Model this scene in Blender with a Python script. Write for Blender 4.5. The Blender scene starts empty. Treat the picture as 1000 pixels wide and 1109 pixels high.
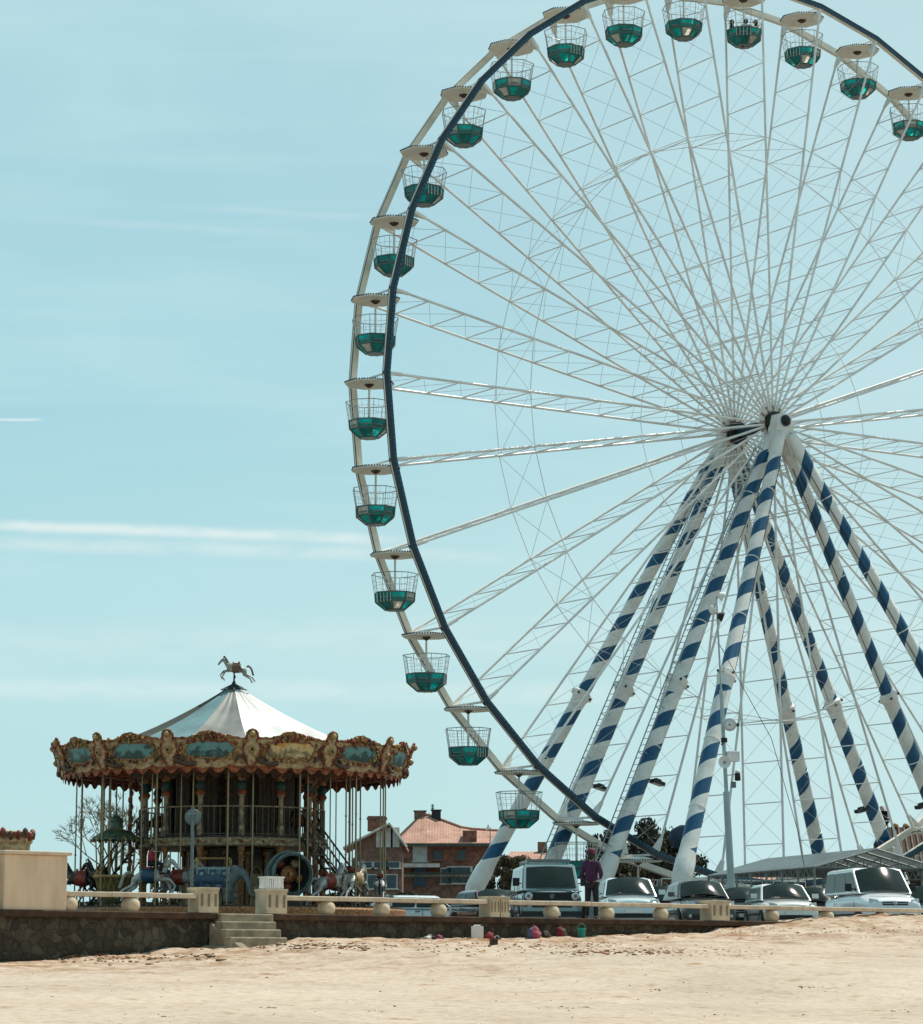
import bpy, bmesh, math, random
from mathutils import Vector, Matrix, Euler
R = math.radians
random.seed(7)
S = bpy.context.scene
COL = S.collection
# ------------------------------------------------------------------ camera
F = 2950.0; PITCH = 0.164433; EYE = 0.0      # promenade level is z = -EYEH below the lens
EYEH = -1.0                                   # the lens stands 1 m below the promenade deck (z = 0)
cam = bpy.data.cameras.new("Camera"); camo = bpy.data.objects.new("Camera", cam); COL.objects.link(camo)
camo.location = (0, 0, EYEH); camo.rotation_euler = (R(90) + PITCH, 0, 0)
cam.sensor_fit = 'HORIZONTAL'; cam.sensor_width = 36; cam.lens = F / 1000 * 36
cam.clip_start = 0.5; cam.clip_end = 6000
S.camera = camo
S.view_settings.view_transform = 'Standard'; S.view_settings.look = 'None'; S.view_settings.exposure = 0
CP, SP = math.cos(PITCH), math.sin(PITCH)
def gx(px, Y, z=0.0):
    """world X of a spot that stands at depth Y"""
    return (px - 500) / F * (Y * CP + (z - EYEH) * SP)
def gz(py, Y):
    t = (554.5 - py) / F
    return (t * Y * CP + Y * SP) / (CP - t * SP) + EYEH

# ------------------------------------------------------------------ materials
def lin(c): return tuple(c) + (1,)
MATS = {}
def mat(name, col, rough=.6, metal=0, var=.12, scale=3.0, bump=0, bscale=30, spec=.5, col2=None, thresh=None, coords='Object', trans=0, alpha=1, coat=0, detail=6, stretch=None):
    if name in MATS: return MATS[name]
    m = bpy.data.materials.new(name); m.use_nodes = True; n = m.node_tree.nodes; l = m.node_tree.links
    b = n['Principled BSDF']; b.inputs['Roughness'].default_value = rough; b.inputs['Metallic'].default_value = metal
    b.inputs['Specular IOR Level'].default_value = spec
    if coat: b.inputs['Coat Weight'].default_value = coat; b.inputs['Coat Roughness'].default_value = .05
    if trans: b.inputs['Transmission Weight'].default_value = trans
    if alpha < 1: b.inputs['Alpha'].default_value = alpha
    tc = n.new('ShaderNodeTexCoord'); src = tc.outputs[coords]
    if stretch:
        mp = n.new('ShaderNodeMapping'); mp.inputs['Scale'].default_value = stretch; l.new(src, mp.inputs[0]); src = mp.outputs[0]
    nz = n.new('ShaderNodeTexNoise'); nz.inputs['Scale'].default_value = scale; nz.inputs['Detail'].default_value = detail; l.new(src, nz.inputs['Vector'])
    rp = n.new('ShaderNodeValToRGB')
    c2 = col2 if col2 else tuple(max(0, c * (1 - 2.2 * var)) for c in col)
    if thresh: rp.color_ramp.elements[0].position, rp.color_ramp.elements[1].position = thresh
    else: rp.color_ramp.elements[0].position = .3; rp.color_ramp.elements[1].position = .65
    rp.color_ramp.elements[0].color = lin(c2); rp.color_ramp.elements[1].color = lin(col)
    l.new(nz.outputs['Fac'], rp.inputs[0]); l.new(rp.outputs[0], b.inputs['Base Color'])
    if bump:
        bz = n.new('ShaderNodeTexNoise'); bz.inputs['Scale'].default_value = bscale; bz.inputs['Detail'].default_value = 5; l.new(src, bz.inputs['Vector'])
        bp = n.new('ShaderNodeBump'); bp.inputs['Strength'].default_value = bump; bp.inputs['Distance'].default_value = .03
        l.new(bz.outputs['Fac'], bp.inputs['Height']); l.new(bp.outputs[0], b.inputs['Normal'])
    MATS[name] = m; return m
white = mat('white_steel', (.84, .82, .76), .42, 0, .10, 1.5, spec=.5)
spoke_m = mat('spoke_steel', (.86, .85, .80), .28, 0, .10, 1.2, spec=.7)
wire_m = mat('bracing_wire', (.62, .62, .58), .3, .3, .08, 2)
cream = mat('cream_paint', (.84, .78, .65), .5, 0, .08, 2)
navy = mat('navy_paint', (.012, .05, .09), .5, 0, .2, 3)
blue = mat('blue_led', (.008, .035, .06), .35, 0, .25, 6)
rimdark = mat('rim_dark', (.02, .045, .06), .5, 0, .2, 3)
teal = mat('teal_shell_paint', (.01, .17, .16), .35, 0, .15, 3)
frame_g = mat('gondola_frame', (.16, .19, .18), .45, .3, .1, 5)
dark = mat('dark_steel', (.02, .022, .022), .5, .2, .2, 4)
rust = mat('rusty_grease', (.12, .055, .03), .7, 0, .3, 8)
gold = mat('gold_paint', (.60, .36, .11), .45, .25, .35, 14)
brass = mat('brass_pole', (.32, .25, .13), .3, .6, .1, 5)
redp = mat('carousel_red', (.36, .055, .025), .5, 0, .35, 10)
orange = mat('valance_orange', (.50, .12, .025), .6, 0, .5, 9, col2=(.10, .03, .012))
creamc = mat('carousel_cream', (.62, .43, .22), .55, 0, .32, 7, col2=(.30, .15, .06))
darkwood = mat('carousel_dark', (.065, .042, .026), .5, 0, .4, 5)
blk = mat('black_rubber', (.015, .015, .016), .7, 0, .1, 5)
chrome = mat('chrome', (.7, .7, .7), .15, 1, .02, 5)
steelg = mat('galvanised_steel', (.42, .46, .46), .45, .5, .15, 4)
greyp = mat('grey_paint', (.17, .20, .20), .5, 0, .1, 4)

def glassmat(name, col, rough=.03):
    if name in MATS: return MATS[name]
    m = bpy.data.materials.new(name); m.use_nodes = True; n = m.node_tree.nodes; l = m.node_tree.links
    b = n['Principled BSDF']; b.inputs['Base Color'].default_value = lin(col); b.inputs['Roughness'].default_value = rough
    b.inputs['Specular IOR Level'].default_value = .32
    tc = n.new('ShaderNodeTexCoord'); nz = n.new('ShaderNodeTexNoise'); nz.inputs['Scale'].default_value = 2.5
    rp = n.new('ShaderNodeValToRGB'); rp.color_ramp.elements[0].color = lin(tuple(c * .5 for c in col)); rp.color_ramp.elements[1].color = lin(tuple(c * 1.6 for c in col))
    l.new(tc.outputs['Object'], nz.inputs[0]); l.new(nz.outputs['Fac'], rp.inputs[0]); l.new(rp.outputs[0], b.inputs['Base Color'])
    MATS[name] = m; return m
carglass = glassmat('car_glass', (.012, .02, .017), .10)
winglass = glassmat('window_glass', (.05, .08, .09))
def thin(name, col, w=.6, rough=.4, vs=4):
    """sheet that lets the sun through: tinted plastic or tent cloth"""
    m = bpy.data.materials.new(name); m.use_nodes = True; n = m.node_tree.nodes; l = m.node_tree.links
    b = n['Principled BSDF']; b.inputs['Roughness'].default_value = rough
    tr = n.new('ShaderNodeBsdfTranslucent'); mx = n.new('ShaderNodeMixShader'); mx.inputs[0].default_value = w
    tc = n.new('ShaderNodeTexCoord'); nz = n.new('ShaderNodeTexNoise'); nz.inputs['Scale'].default_value = vs
    rp = n.new('ShaderNodeValToRGB'); rp.color_ramp.elements[0].color = lin(tuple(c * .65 for c in col)); rp.color_ramp.elements[1].color = lin(col)
    rp.color_ramp.elements[0].position = .35; rp.color_ramp.elements[1].position = .6
    l.new(tc.outputs['Object'], nz.inputs[0]); l.new(nz.outputs['Fac'], rp.inputs[0])
    l.new(rp.outputs[0], b.inputs['Base Color']); l.new(rp.outputs[0], tr.inputs[0])
    l.new(b.outputs[0], mx.inputs[1]); l.new(tr.outputs[0], mx.inputs[2]); l.new(mx.outputs[0], n['Material Output'].inputs[0])
    MATS[name] = m; return m
pane_teal = thin('pane_teal', (.02, .75, .66), .75, .2)
pane_white = thin('pane_white', (.85, .78, .66), .6, .3)
pane_red = thin('pane_red', (.75, .05, .10), .7, .2)
shell_teal = thin('shell_teal', (.008, .28, .25), .5, .25)
tent_w = thin('tent_white', (.92, .90, .86), .12, .5, .9)  # broad noise tones paint soft shadow bands into the white cloth
tent_g = thin('tent_shade_grey', (.30, .30, .27), .1, .5, .8)  # grey, blue and dark gores carry the roof's shaded side in their colour
tent_b = thin('tent_shade_blue', (.20, .34, .35), .1, .4, .8)
tent_d = thin('tent_shade_dark', (.05, .055, .045), .05, .8, .8)

# ------------------------------------------------------------------ mesh builder
class MB:
    def __init__(s): s.v = []; s.f = []; s.mi = []; s.m = []; s.sm = []
    def _m(s, m):
        if m not in s.m: s.m.append(m)
        return s.m.index(m)
    def add(s, vs, fs, m, M=None, smooth=False):
        o = len(s.v)
        s.v += [tuple(M @ Vector(p)) if M is not None else tuple(p) for p in vs]
        i = s._m(m)
        for f in fs: s.f.append([o + k for k in f]); s.mi.append(i); s.sm.append(smooth)
    def box(s, c, d, m, rz=0, M=None):
        x, y, z = d[0] / 2, d[1] / 2, d[2] / 2
        vs = [(-x, -y, -z), (x, -y, -z), (x, y, -z), (-x, y, -z), (-x, -y, z), (x, -y, z), (x, y, z), (-x, y, z)]
        T = Matrix.Translation(c) @ Matrix.Rotation(rz, 4, 'Z')
        if M is not None: T = M @ T
        s.add(vs, [(3, 2, 1, 0), (4, 5, 6, 7), (0, 1, 5, 4), (1, 2, 6, 5), (2, 3, 7, 6), (3, 0, 4, 7)], m, T)
    def tube(s, a, b, r, m, n=8, r2=None, caps=True):
        a, b = Vector(a), Vector(b); d = b - a
        if d.length < 1e-6: return
        q = d.to_track_quat('Z', 'Y').to_matrix().to_4x4(); T = Matrix.Translation(a) @ q
        r2 = r if r2 is None else r2; L = d.length
        vs = [(r * math.cos(2 * math.pi * i / n), r * math.sin(2 * math.pi * i / n), 0) for i in range(n)] + \
             [(r2 * math.cos(2 * math.pi * i / n), r2 * math.sin(2 * math.pi * i / n), L) for i in range(n)]
        s.add(vs, [(i, (i + 1) % n, n + (i + 1) % n, n + i) for i in range(n)], m, T, n > 5)
        if caps: s.add(vs, [tuple(range(n - 1, -1, -1)), tuple(range(n, 2 * n))], m, T)
    def path(s, pts, r, m, n=6, close=False):
        for i in range(len(pts) - (0 if close else 1)): s.tube(pts[i], pts[(i + 1) % len(pts)], r, m, n)
    def lathe(s, prof, m, n=24, c=(0, 0, 0), M=None, smooth=True, caps=False, mats=None, rot=0):
        vs = []; k = len(prof)
        for (r, z) in prof:
            for i in range(n):
                a = 2 * math.pi * i / n + rot; vs.append((c[0] + r * math.cos(a), c[1] + r * math.sin(a), c[2] + z))
        for j in range(k - 1):
            mm = mats[j] if mats else m
            fs = [(j * n + i, j * n + (i + 1) % n, (j + 1) * n + (i + 1) % n, (j + 1) * n + i) for i in range(n)]
            s.add(vs, fs, mm, M, smooth) if j == 0 else s._addf(vs, fs, mm, smooth)
        if caps: s._addf(vs, [tuple(range(n - 1, -1, -1)), tuple(range((k - 1) * n, k * n))], m, False)
    def _addf(s, vs, fs, m, smooth):
        o = len(s.v) - len(vs); i = s._m(m)
        for f in fs: s.f.append([o + q for q in f]); s.mi.append(i); s.sm.append(smooth)
    def sphere(s, c, r, m, n=14, sc=(1, 1, 1)):
        k = max(6, n // 2)
        prof = [(max(1e-4, math.sin(math.pi * j / k)), -math.cos(math.pi * j / k)) for j in range(k + 1)]
        s.lathe(prof, m, n, M=Matrix.Translation(c) @ Matrix.Diagonal((r * sc[0], r * sc[1], r * sc[2], 1)))
    def prism(s, poly, h, m, M=None, both=True):
        """poly in local XY, thickness h along local Z"""
        n = len(poly); vs = [(x, y, 0) for x, y in poly] + [(x, y, h) for x, y in poly]
        s.add(vs, [tuple(range(n - 1, -1, -1)), tuple(range(n, 2 * n))] + [(i, (i + 1) % n, n + (i + 1) % n, n + i) for i in range(n)], m, M)
    def quad(s, p, m): s.add(p, [tuple(range(len(p)))], m)
    def build(s, name, parent=None, loc=None, rz=0):
        me = bpy.data.meshes.new(name); me.from_pydata(s.v, [], s.f)
        for m in s.m: me.materials.append(m)
        me.polygons.foreach_set('material_index', s.mi); me.polygons.foreach_set('use_smooth', s.sm)
        me.update(); return link(name, me, parent, loc, rz)
def link(name, me, parent=None, loc=None, rz=0):
    o = bpy.data.objects.new(name, me); COL.objects.link(o)
    if parent: o.parent = parent
    if loc is not None: o.location = loc
    o.rotation_euler = (0, 0, rz); return o
def tag(o, label=None, cat=None, group=None, kind=None):
    if label: o['label'] = label
    if cat: o['category'] = cat
    if group: o['group'] = group
    if kind: o['kind'] = kind
    return o
def thing(name, label, cat, loc=(0, 0, 0), rz=0, group=None):
    return tag(link(name, None, None, loc, rz), label, cat, group)
def kids(o): return [c for c in COL.objects if c.parent == o]
def copy_tree(o, parent=None):
    c = o.copy(); COL.objects.link(c); c.parent = parent
    for ch in kids(o): copy_tree(ch, c)
    return c
def bevel(o, w=.02, seg=2):
    b = o.modifiers.new('bevel', 'BEVEL'); b.width = w; b.segments = seg; b.limit_method = 'ANGLE'; return o
def skin(name, nodes, edges, m, parent=None, sub=2, root=None, loc=None, rz=0):
    """one continuous limb-and-trunk surface grown round a skeleton and frozen to a mesh"""
    names = list(nodes); idx = {k: i for i, k in enumerate(names)}
    me = bpy.data.meshes.new(name); me.from_pydata([nodes[k][0] for k in names], [(idx[a], idx[b]) for a, b in edges], [])
    o = bpy.data.objects.new(name, me); COL.objects.link(o)
    me.skin_vertices.new() if hasattr(me.skin_vertices, 'new') and not me.skin_vertices else None
    sk = o.modifiers.new('skin', 'SKIN'); sk.use_smooth_shade = True
    if not me.skin_vertices:
        bm = bmesh.new(); bm.from_mesh(me); bm.verts.layers.skin.verify(); bm.to_mesh(me); bm.free()
    for k in names:
        r = nodes[k][1]; sv = me.skin_vertices[0].data[idx[k]]
        sv.radius = (r, r) if not isinstance(r, tuple) else r
        sv.use_root = (k == (root or names[0]))
    ss = o.modifiers.new('sub', 'SUBSURF'); ss.levels = sub; ss.render_levels = sub
    dg = bpy.context.evaluated_depsgraph_get(); dg.update()
    nm = bpy.data.meshes.new_from_object(o.evaluated_get(dg)); bpy.data.objects.remove(o)
    nm.name = name; nm.materials.clear(); nm.materials.append(m)
    for p in nm.polygons: p.use_smooth = True; p.material_index = 0
    return link(name, nm, parent, loc, rz)
# ------------------------------------------------------------------ daylight
SUN_AZ, SUN_EL = 45, 60            # degrees: right of the view direction, behind the wheel
w = bpy.data.worlds.new("World"); S.world = w; w.use_nodes = True
n, l = w.node_tree.nodes, w.node_tree.links
bg = n['Background']; bg.inputs['Strength'].default_value = .105
sky = n.new('ShaderNodeTexSky'); sky.sky_type = 'NISHITA'; sky.sun_disc = False
sky.sun_elevation = R(SUN_EL); sky.sun_rotation = R(SUN_AZ); sky.air_density = 1.0; sky.dust_density = 1.6; sky.ozone_density = 1.5
def math_(op, a, b=None, c=None):
    q = n.new('ShaderNodeMath'); q.operation = op
    for i, v in enumerate((a, b, c)):
        if v is None: continue
        if isinstance(v, (int, float)): q.inputs[i].default_value = v
        else: l.new(v, q.inputs[i])
    return q.outputs[0]
def mixc(fac, a, b, mode='MIX'):
    q = n.new('ShaderNodeMix'); q.data_type = 'RGBA'; q.blend_type = mode
    for s_, v in ((0, fac), (6, a), (7, b)):
        if isinstance(v, (int, float)): q.inputs[s_].default_value = v
        elif isinstance(v, tuple): q.inputs[s_].default_value = v
        else: l.new(v, q.inputs[s_])
    return q.outputs[2]
tc = n.new('ShaderNodeTexCoord'); sp = n.new('ShaderNodeSeparateXYZ'); l.new(tc.outputs['Generated'], sp.inputs[0])
X, Y, Z = sp.outputs
ys = math_('MAXIMUM', Y, .05)
H = math_('DIVIDE', X, ys); V = math_('DIVIDE', Z, ys)
cb = n.new('ShaderNodeCombineXYZ'); l.new(H, cb.inputs[0]); l.new(V, cb.inputs[1])
def noise(sx, sy, sc, det=5, off=0, dist=0):
    mp = n.new('ShaderNodeMapping'); mp.inputs['Scale'].default_value = (sx, sy, 1); mp.inputs['Location'].default_value = (off, off * .7, 0)
    l.new(cb.outputs[0], mp.inputs[0]); nz = n.new('ShaderNodeTexNoise'); nz.inputs['Scale'].default_value = sc; nz.inputs['Detail'].default_value = det
    nz.inputs['Distortion'].default_value = dist
    l.new(mp.outputs[0], nz.inputs[0]); return nz.outputs['Fac']
def ramp(v, a, b, hi=1.0):
    q = n.new('ShaderNodeMapRange'); q.interpolation_type = 'SMOOTHSTEP'
    q.inputs[1].default_value = a; q.inputs[2].default_value = b; q.inputs[3].default_value = 0; q.inputs[4].default_value = hi
    l.new(v, q.inputs[0]); return q.outputs[0]
veil = ramp(noise(1.6, 5, 2.4, 10, 3.1, .9), .38, .75, .40)       # thin high cloud, streaked sideways
veil2 = ramp(noise(1.4, 22, 3.0, 9, 9.0, .5), .48, .80, .22)
hazef = ramp(V, .24, .0, .75)
topf = ramp(V, .20, .38, .35)
leftblue = ramp(H, .03, -.14, .30)
base = mixc(1.0, sky.outputs[0], (1.02, 1.32, 1.10, 1), 'MULTIPLY')
base = mixc(.60, base, (4.3, 6.8, 7.4, 1))
base = mixc(leftblue, base, (3.3, 6.5, 7.5, 1))
base = mixc(hazef, base, (5.35, 7.65, 7.9, 1))
base = mixc(ramp(H, -.04, .16, .45), base, (5.8, 7.55, 7.8, 1))
base = mixc(topf, base, (4.8, 6.7, 7.1, 1))
cl = mixc(math_('ADD', veil, veil2), base, (5.6, 7.8, 8.1, 1))
def trail(v0, slope, wd, h0, h1, amt, soft=.02, off=0):
    global cl
    d = math_('SUBTRACT', V, math_('ADD', math_('MULTIPLY', H, slope), v0))
    wob = math_('MULTIPLY', math_('SUBTRACT', noise(9, 1, 5, 3, off), .5), wd * .7)
    d = math_('ABSOLUTE', math_('ADD', d, wob))
    band = ramp(d, wd, 0.0)
    e0 = ramp(H, h0 - soft, h0 + soft); e1 = ramp(H, h1 + soft, h1 - soft)
    k = math_('MULTIPLY', math_('MULTIPLY', band, e0), math_('MULTIPLY', e1, ramp(noise(14, 40, 3, 4, off + 5), .2, .6, amt)))
    cl = mixc(k, cl, (8.2, 8.8, 8.5, 1))
trail(.1548, -.035, .0034, -.5, -.028, .66, .02, 1)     # the bright contrail level with the low gondolas
trail(.1492, -.030, .0042, -.5, .0, .36, .05, 2)
trail(.0985, -.012, .0065, -.5, .06, .30, .05, 3)
trail(.1190, .02, .012, -.4, .2, .16, .05, 4)
trail(.2770, -.06, .0024, -.10, -.03, .16, .03, 5)
trail(.2690, -.06, .0026, -.16, -.06, .12, .03, 6)
trail(.2010, .0, .0008, -.3, -.158, .8, .004, 7)
deep = ramp(Z, .42, .85, .50)       # the sky overhead is deeper than the band the photograph shows
cl = mixc(deep, cl, (.9, 2.0, 3.0, 1))
back = ramp(Y, .1, -.7, .45)
cl = mixc(back, cl, (1.4, 2.6, 3.3, 1))
l.new(cl, bg.inputs['Color'])
sun = bpy.data.lights.new("Sun", 'SUN'); sun.energy = 4.6; sun.angle = R(.5); sun.color = (1, .935, .84)
so = bpy.data.objects.new("Sun", sun); COL.objects.link(so)
sd = Vector((math.sin(R(SUN_AZ)) * math.cos(R(SUN_EL)), math.cos(R(SUN_AZ)) * math.cos(R(SUN_EL)), math.sin(R(SUN_EL))))
so.rotation_euler = sd.to_track_quat('Z', 'Y').to_euler(); so.location = (20, 40, 60)

# ------------------------------------------------------------------ setting: deck, sand
P0 = Vector((-7.6, 52.6)); W_ = Vector((20.9, 18.7)).normalized(); M_ = Vector((W_.y, -W_.x))   # balustrade line and the side facing the sea
WANG = math.atan2(W_.y, W_.x)
def s_of(px):
    a = (px - 500) / F; return (7.6 + 52.6 * a) / (W_.x - W_.y * a)
def wp(s, d=0.0, z=0.0):
    p = P0 + W_ * s + M_ * d; return Vector((p.x, p.y, z))
asphalt = mat('asphalt', (.20, .19, .17), .85, 0, .2, .4, .3, 40)
mb = MB()
a, b = wp(-260, -.05), wp(260, -.05); q = MB()
bm_pts = [a, b, b + Vector((-M_.x, -M_.y, 0)) * 3000, a + Vector((-M_.x, -M_.y, 0)) * 3000]
mb.add([tuple(p) for p in bm_pts], [(0, 1, 2, 3)], asphalt)
tag(mb.build('promenade_ground'), kind='structure')
mb = MB(); pv = mat('far_land', (.10, .11, .07), .9, 0, .3, .02)
mb.quad([(-4000, -500, -6.5), (4000, -500, -6.5), (4000, 5000, -6.5), (-4000, 5000, -6.5)], pv)
tag(mb.build('seabed_ground'), kind='structure')

ctrl = [(s_of(px), z) for px, z in ((-300, -1.0), (0, -.97), (90, -.90), (180, -.74), (235, -.61), (300, -.52), (500, -.45), (700, -.36), (760, -.24), (815, -.08), (860, .06), (930, .16), (1000, .26), (1150, .3))]
def wall_z(s):
    if s <= ctrl[0][0]: return ctrl[0][1]
    for (a, za), (b, zb) in zip(ctrl, ctrl[1:]):
        if s <= b:
            t = (s - a) / (b - a); t = t * t * (3 - 2 * t) if False else t; return za + (zb - za) * t
    return ctrl[-1][1]
from mathutils import noise as NZ
def sand_z(s, d):
    zw = wall_z(s); e = min(1, d / 44); z = zw + (-2.3 - zw) * e
    near = math.exp(-max(0, d - .3) / 5.0)
    p = Vector((s, d, 0))
    z += .035 * NZ.noise(p * .35) + .055 * near * NZ.noise(p * .9) + .022 * NZ.noise(p * 2.3)
    h = NZ.noise(p * 3.4 + Vector((7, 3, 0)))
    z += (.008 + .045 * near) * (h if h > 0 else 1.6 * h) + (.004 + .016 * near) * NZ.noise(p * 9)
    t = NZ.noise(p * 1.7 + Vector((40, 9, 0)))          # trodden hollows
    z -= (.02 + .05 * near) * max(0, t - .22)
    return z
sandm = bpy.data.materials.new('beach_sand'); sandm.use_nodes = True
sn, sl = sandm.node_tree.nodes, sandm.node_tree.links
b = sn['Principled BSDF']; b.inputs['Roughness'].default_value = .95; b.inputs['Specular IOR Level'].default_value = .1
tcs = sn.new('ShaderNodeTexCoord')
def snz(sc, det, rough=.5, st=None):
    q = sn.new('ShaderNodeTexNoise'); q.inputs['Scale'].default_value = sc; q.inputs['Detail'].default_value = det; q.inputs['Roughness'].default_value = rough
    src = tcs.outputs['Object']
    if st:
        mp = sn.new('ShaderNodeMapping'); mp.inputs['Scale'].default_value = st; sl.new(src, mp.inputs[0]); src = mp.outputs[0]
    sl.new(src, q.inputs[0]); return q.outputs['Fac']
def srm(v, p0, c0, p1, c1):
    q = sn.new('ShaderNodeValToRGB'); q.color_ramp.elements[0].position = p0; q.color_ramp.elements[1].position = p1
    q.color_ramp.elements[0].color = lin(c0); q.color_ramp.elements[1].color = lin(c1); sl.new(v, q.inputs[0]); return q.outputs[0]
def smx(f, a, b_, mode='MIX'):
    q = sn.new('ShaderNodeMix'); q.data_type = 'RGBA'; q.blend_type = mode
    for s_, v in ((0, f), (6, a), (7, b_)):
        if isinstance(v, float): q.inputs[s_].default_value = v
        else: sl.new(v, q.inputs[s_])
    return q.outputs[2]
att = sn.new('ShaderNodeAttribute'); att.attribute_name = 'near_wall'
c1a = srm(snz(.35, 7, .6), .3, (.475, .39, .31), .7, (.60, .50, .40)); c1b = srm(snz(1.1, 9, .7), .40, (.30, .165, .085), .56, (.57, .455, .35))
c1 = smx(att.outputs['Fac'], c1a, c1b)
c2 = srm(snz(7, 8, .65), .30, (.74, .70, .64), .55, (1, 1, 1))
c3 = srm(snz(1.6, 7, .6), .60, (1, 1, 1), .74, (.62, .45, .30))
c = smx(1.0, smx(1.0, c1, c2, 'MULTIPLY'), c3, 'MULTIPLY')
sl.new(c, b.inputs['Base Color'])
bp = sn.new('ShaderNodeBump'); bp.inputs['Strength'].default_value = .42; bp.inputs['Distance'].default_value = .05
sl.new(snz(11, 8, .6), bp.inputs['Height']); sl.new(bp.outputs[0], b.inputs['Normal'])
def grid(name, ss, dd, m, zf):
    vs = []; fs = []; k = len(dd)
    for s_ in ss:
        for d_ in dd: vs.append(tuple(wp(s_, d_, zf(s_, d_))))
    for i in range(len(ss) - 1):
        for j in range(k - 1): fs.append((i * k + j, (i + 1) * k + j, (i + 1) * k + j + 1, i * k + j + 1))
    me = bpy.data.meshes.new(name); me.from_pydata(vs, [], fs); me.materials.append(m)
    me.polygons.foreach_set('use_smooth', [True] * len(fs)); return link(name, me)
def frange(a, b, st):
    o = []; x = a
    while x < b: o.append(x); x += st
    o.append(b); return o
ss = frange(-120, -32, 4)[:-1] + frange(-32, 42, .14)[:-1] + frange(42, 160, 4)
dd = [-.28, -.1] + frange(0, 8, .12)[:-1] + frange(8, 30, .3)[:-1] + frange(30, 120, 3)
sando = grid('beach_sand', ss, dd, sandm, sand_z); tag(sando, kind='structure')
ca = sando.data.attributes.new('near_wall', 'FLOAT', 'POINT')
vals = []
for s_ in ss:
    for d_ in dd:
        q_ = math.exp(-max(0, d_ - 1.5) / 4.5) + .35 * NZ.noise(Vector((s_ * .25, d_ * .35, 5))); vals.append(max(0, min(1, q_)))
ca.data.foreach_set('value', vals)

# litter of dried weed and clods lying on the sand: nobody could count it
weedm = mat('dry_seaweed', (.30, .105, .035), .95, 0, .3, 5, spec=.1)
weedm2 = mat('sand_clod', (.40, .29, .17), .95, 0, .25, 5)
def hit(px, py):
    """where the line of sight through a spot meets the sand: used only to find the metre scale of the bands of litter"""
    lo = 12.0
    while lo < 90:
        x = gx(px, lo, -1.2); z = gz(py, lo); p = Vector((x, lo)) - P0; s_, d_ = p.dot(W_), p.dot(M_)
        if d_ <= .05: return s_, .12
        if z < sand_z(s_, d_): return s_, d_
        lo += .15
    return None
def clod(mb, s_, d_, r, m, flat=.6):
    z = sand_z(s_, d_); c = wp(s_, d_, z + r * flat * .25)
    bm = bmesh.new(); bmesh.ops.create_icosphere(bm, subdivisions=1, radius=1)
    rv = [random.uniform(.55, 1.35) for _ in bm.verts]
    T = Matrix.Translation(c) @ Matrix.Rotation(random.uniform(0, 6), 4, 'Z') @ Matrix.Diagonal((r * random.uniform(.8, 1.8), r, r * flat, 1))
    mb.add([tuple(v.co * rv[i]) for i, v in enumerate(bm.verts)], [[q.index for q in f.verts] for f in bm.faces], m, T); bm.free()
mb = MB(); mc = MB()
def scatter(x0, x1, y0, y1, k, rmin, rmax, wf=.6):
    for _ in range(k):
        h = hit(random.uniform(x0, x1), random.gauss((y0 + y1) / 2, (y1 - y0) / 3))
        if not h: continue
        r = random.uniform(rmin, rmax) * random.choice((.5, .7, 1))
        (clod(mb, h[0], h[1], r, weedm, .25) if random.random() < wf else clod(mc, h[0], h[1], r, weedm2, .6))
scatter(270, 430, 1020, 1028, 160, .012, .045, .6); scatter(430, 640, 1020, 1034, 160, .012, .04, .4)
scatter(612, 840, 1026, 1036, 300, .010, .035, .9); scatter(270, 400, 1023, 1029, 220, .015, .05, .9); scatter(560, 700, 1022, 1027, 120, .012, .04, .7); scatter(620, 740, 1030, 1034, 260, .012, .05, .95); scatter(640, 1000, 1003, 1016, 260, .010, .04, .4)
scatter(60, 240, 1034, 1042, 120, .02, .06, .35); scatter(30, 110, 1030, 1037, 50, .03, .08, .8)
scatter(0, 1000, 1038, 1107, 170, .008, .024, .6)
for (x0, x1, y, k) in ((605, 645, 1092, 16), (705, 728, 1073, 10), (760, 800, 1101, 9), (880, 905, 1071, 8), (965, 985, 1095, 9), (172, 190, 1101, 7), (560, 600, 1063, 12), (280, 300, 1092, 6), (395, 425, 1096, 8), (865, 885, 1070, 8)):
    scatter(x0, x1, y - 1, y + 1, k, .01, .03, .9)
tag(mb.build('seaweed_litter'), 'scraps of dry brown seaweed strewn over the sand', 'seaweed', kind='stuff')
tag(mc.build('sand_clods'), 'small clods of sand scattered along the top of the beach', 'sand clods', kind='stuff')

# ------------------------------------------------------------------ sea wall, steps, balustrade
stone = bpy.data.materials.new('rubble_stone'); stone.use_nodes = True
sn, sl = stone.node_tree.nodes, stone.node_tree.links; b = sn['Principled BSDF']; b.inputs['Roughness'].default_value = .9
tcs = sn.new('ShaderNodeTexCoord')
wv = sn.new('ShaderNodeTexNoise'); wv.inputs['Scale'].default_value = 2.5; sl.new(tcs.outputs['Object'], wv.inputs[0])
wa = sn.new('ShaderNodeVectorMath'); wa.operation = 'MULTIPLY_ADD'; wa.inputs[1].default_value = (.25, .25, .25); sl.new(wv.outputs['Color'], wa.inputs[0]); sl.new(tcs.outputs['Object'], wa.inputs[2])
vo = sn.new('ShaderNodeTexVoronoi'); vo.inputs['Scale'].default_value = 4.8; vo.inputs['Randomness'].default_value = .9; sl.new(wa.outputs[0], vo.inputs[0])
ve = sn.new('ShaderNodeTexVoronoi'); ve.feature = 'DISTANCE_TO_EDGE'; ve.inputs['Scale'].default_value = 4.8; ve.inputs['Randomness'].default_value = .9; sl.new(wa.outputs[0], ve.inputs[0])
bw = sn.new('ShaderNodeSeparateColor'); sl.new(vo.outputs['Color'], bw.inputs[0])
st_c = srm(bw.outputs[0], .25, (.055, .044, .028), .95, (.125, .105, .075))
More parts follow.
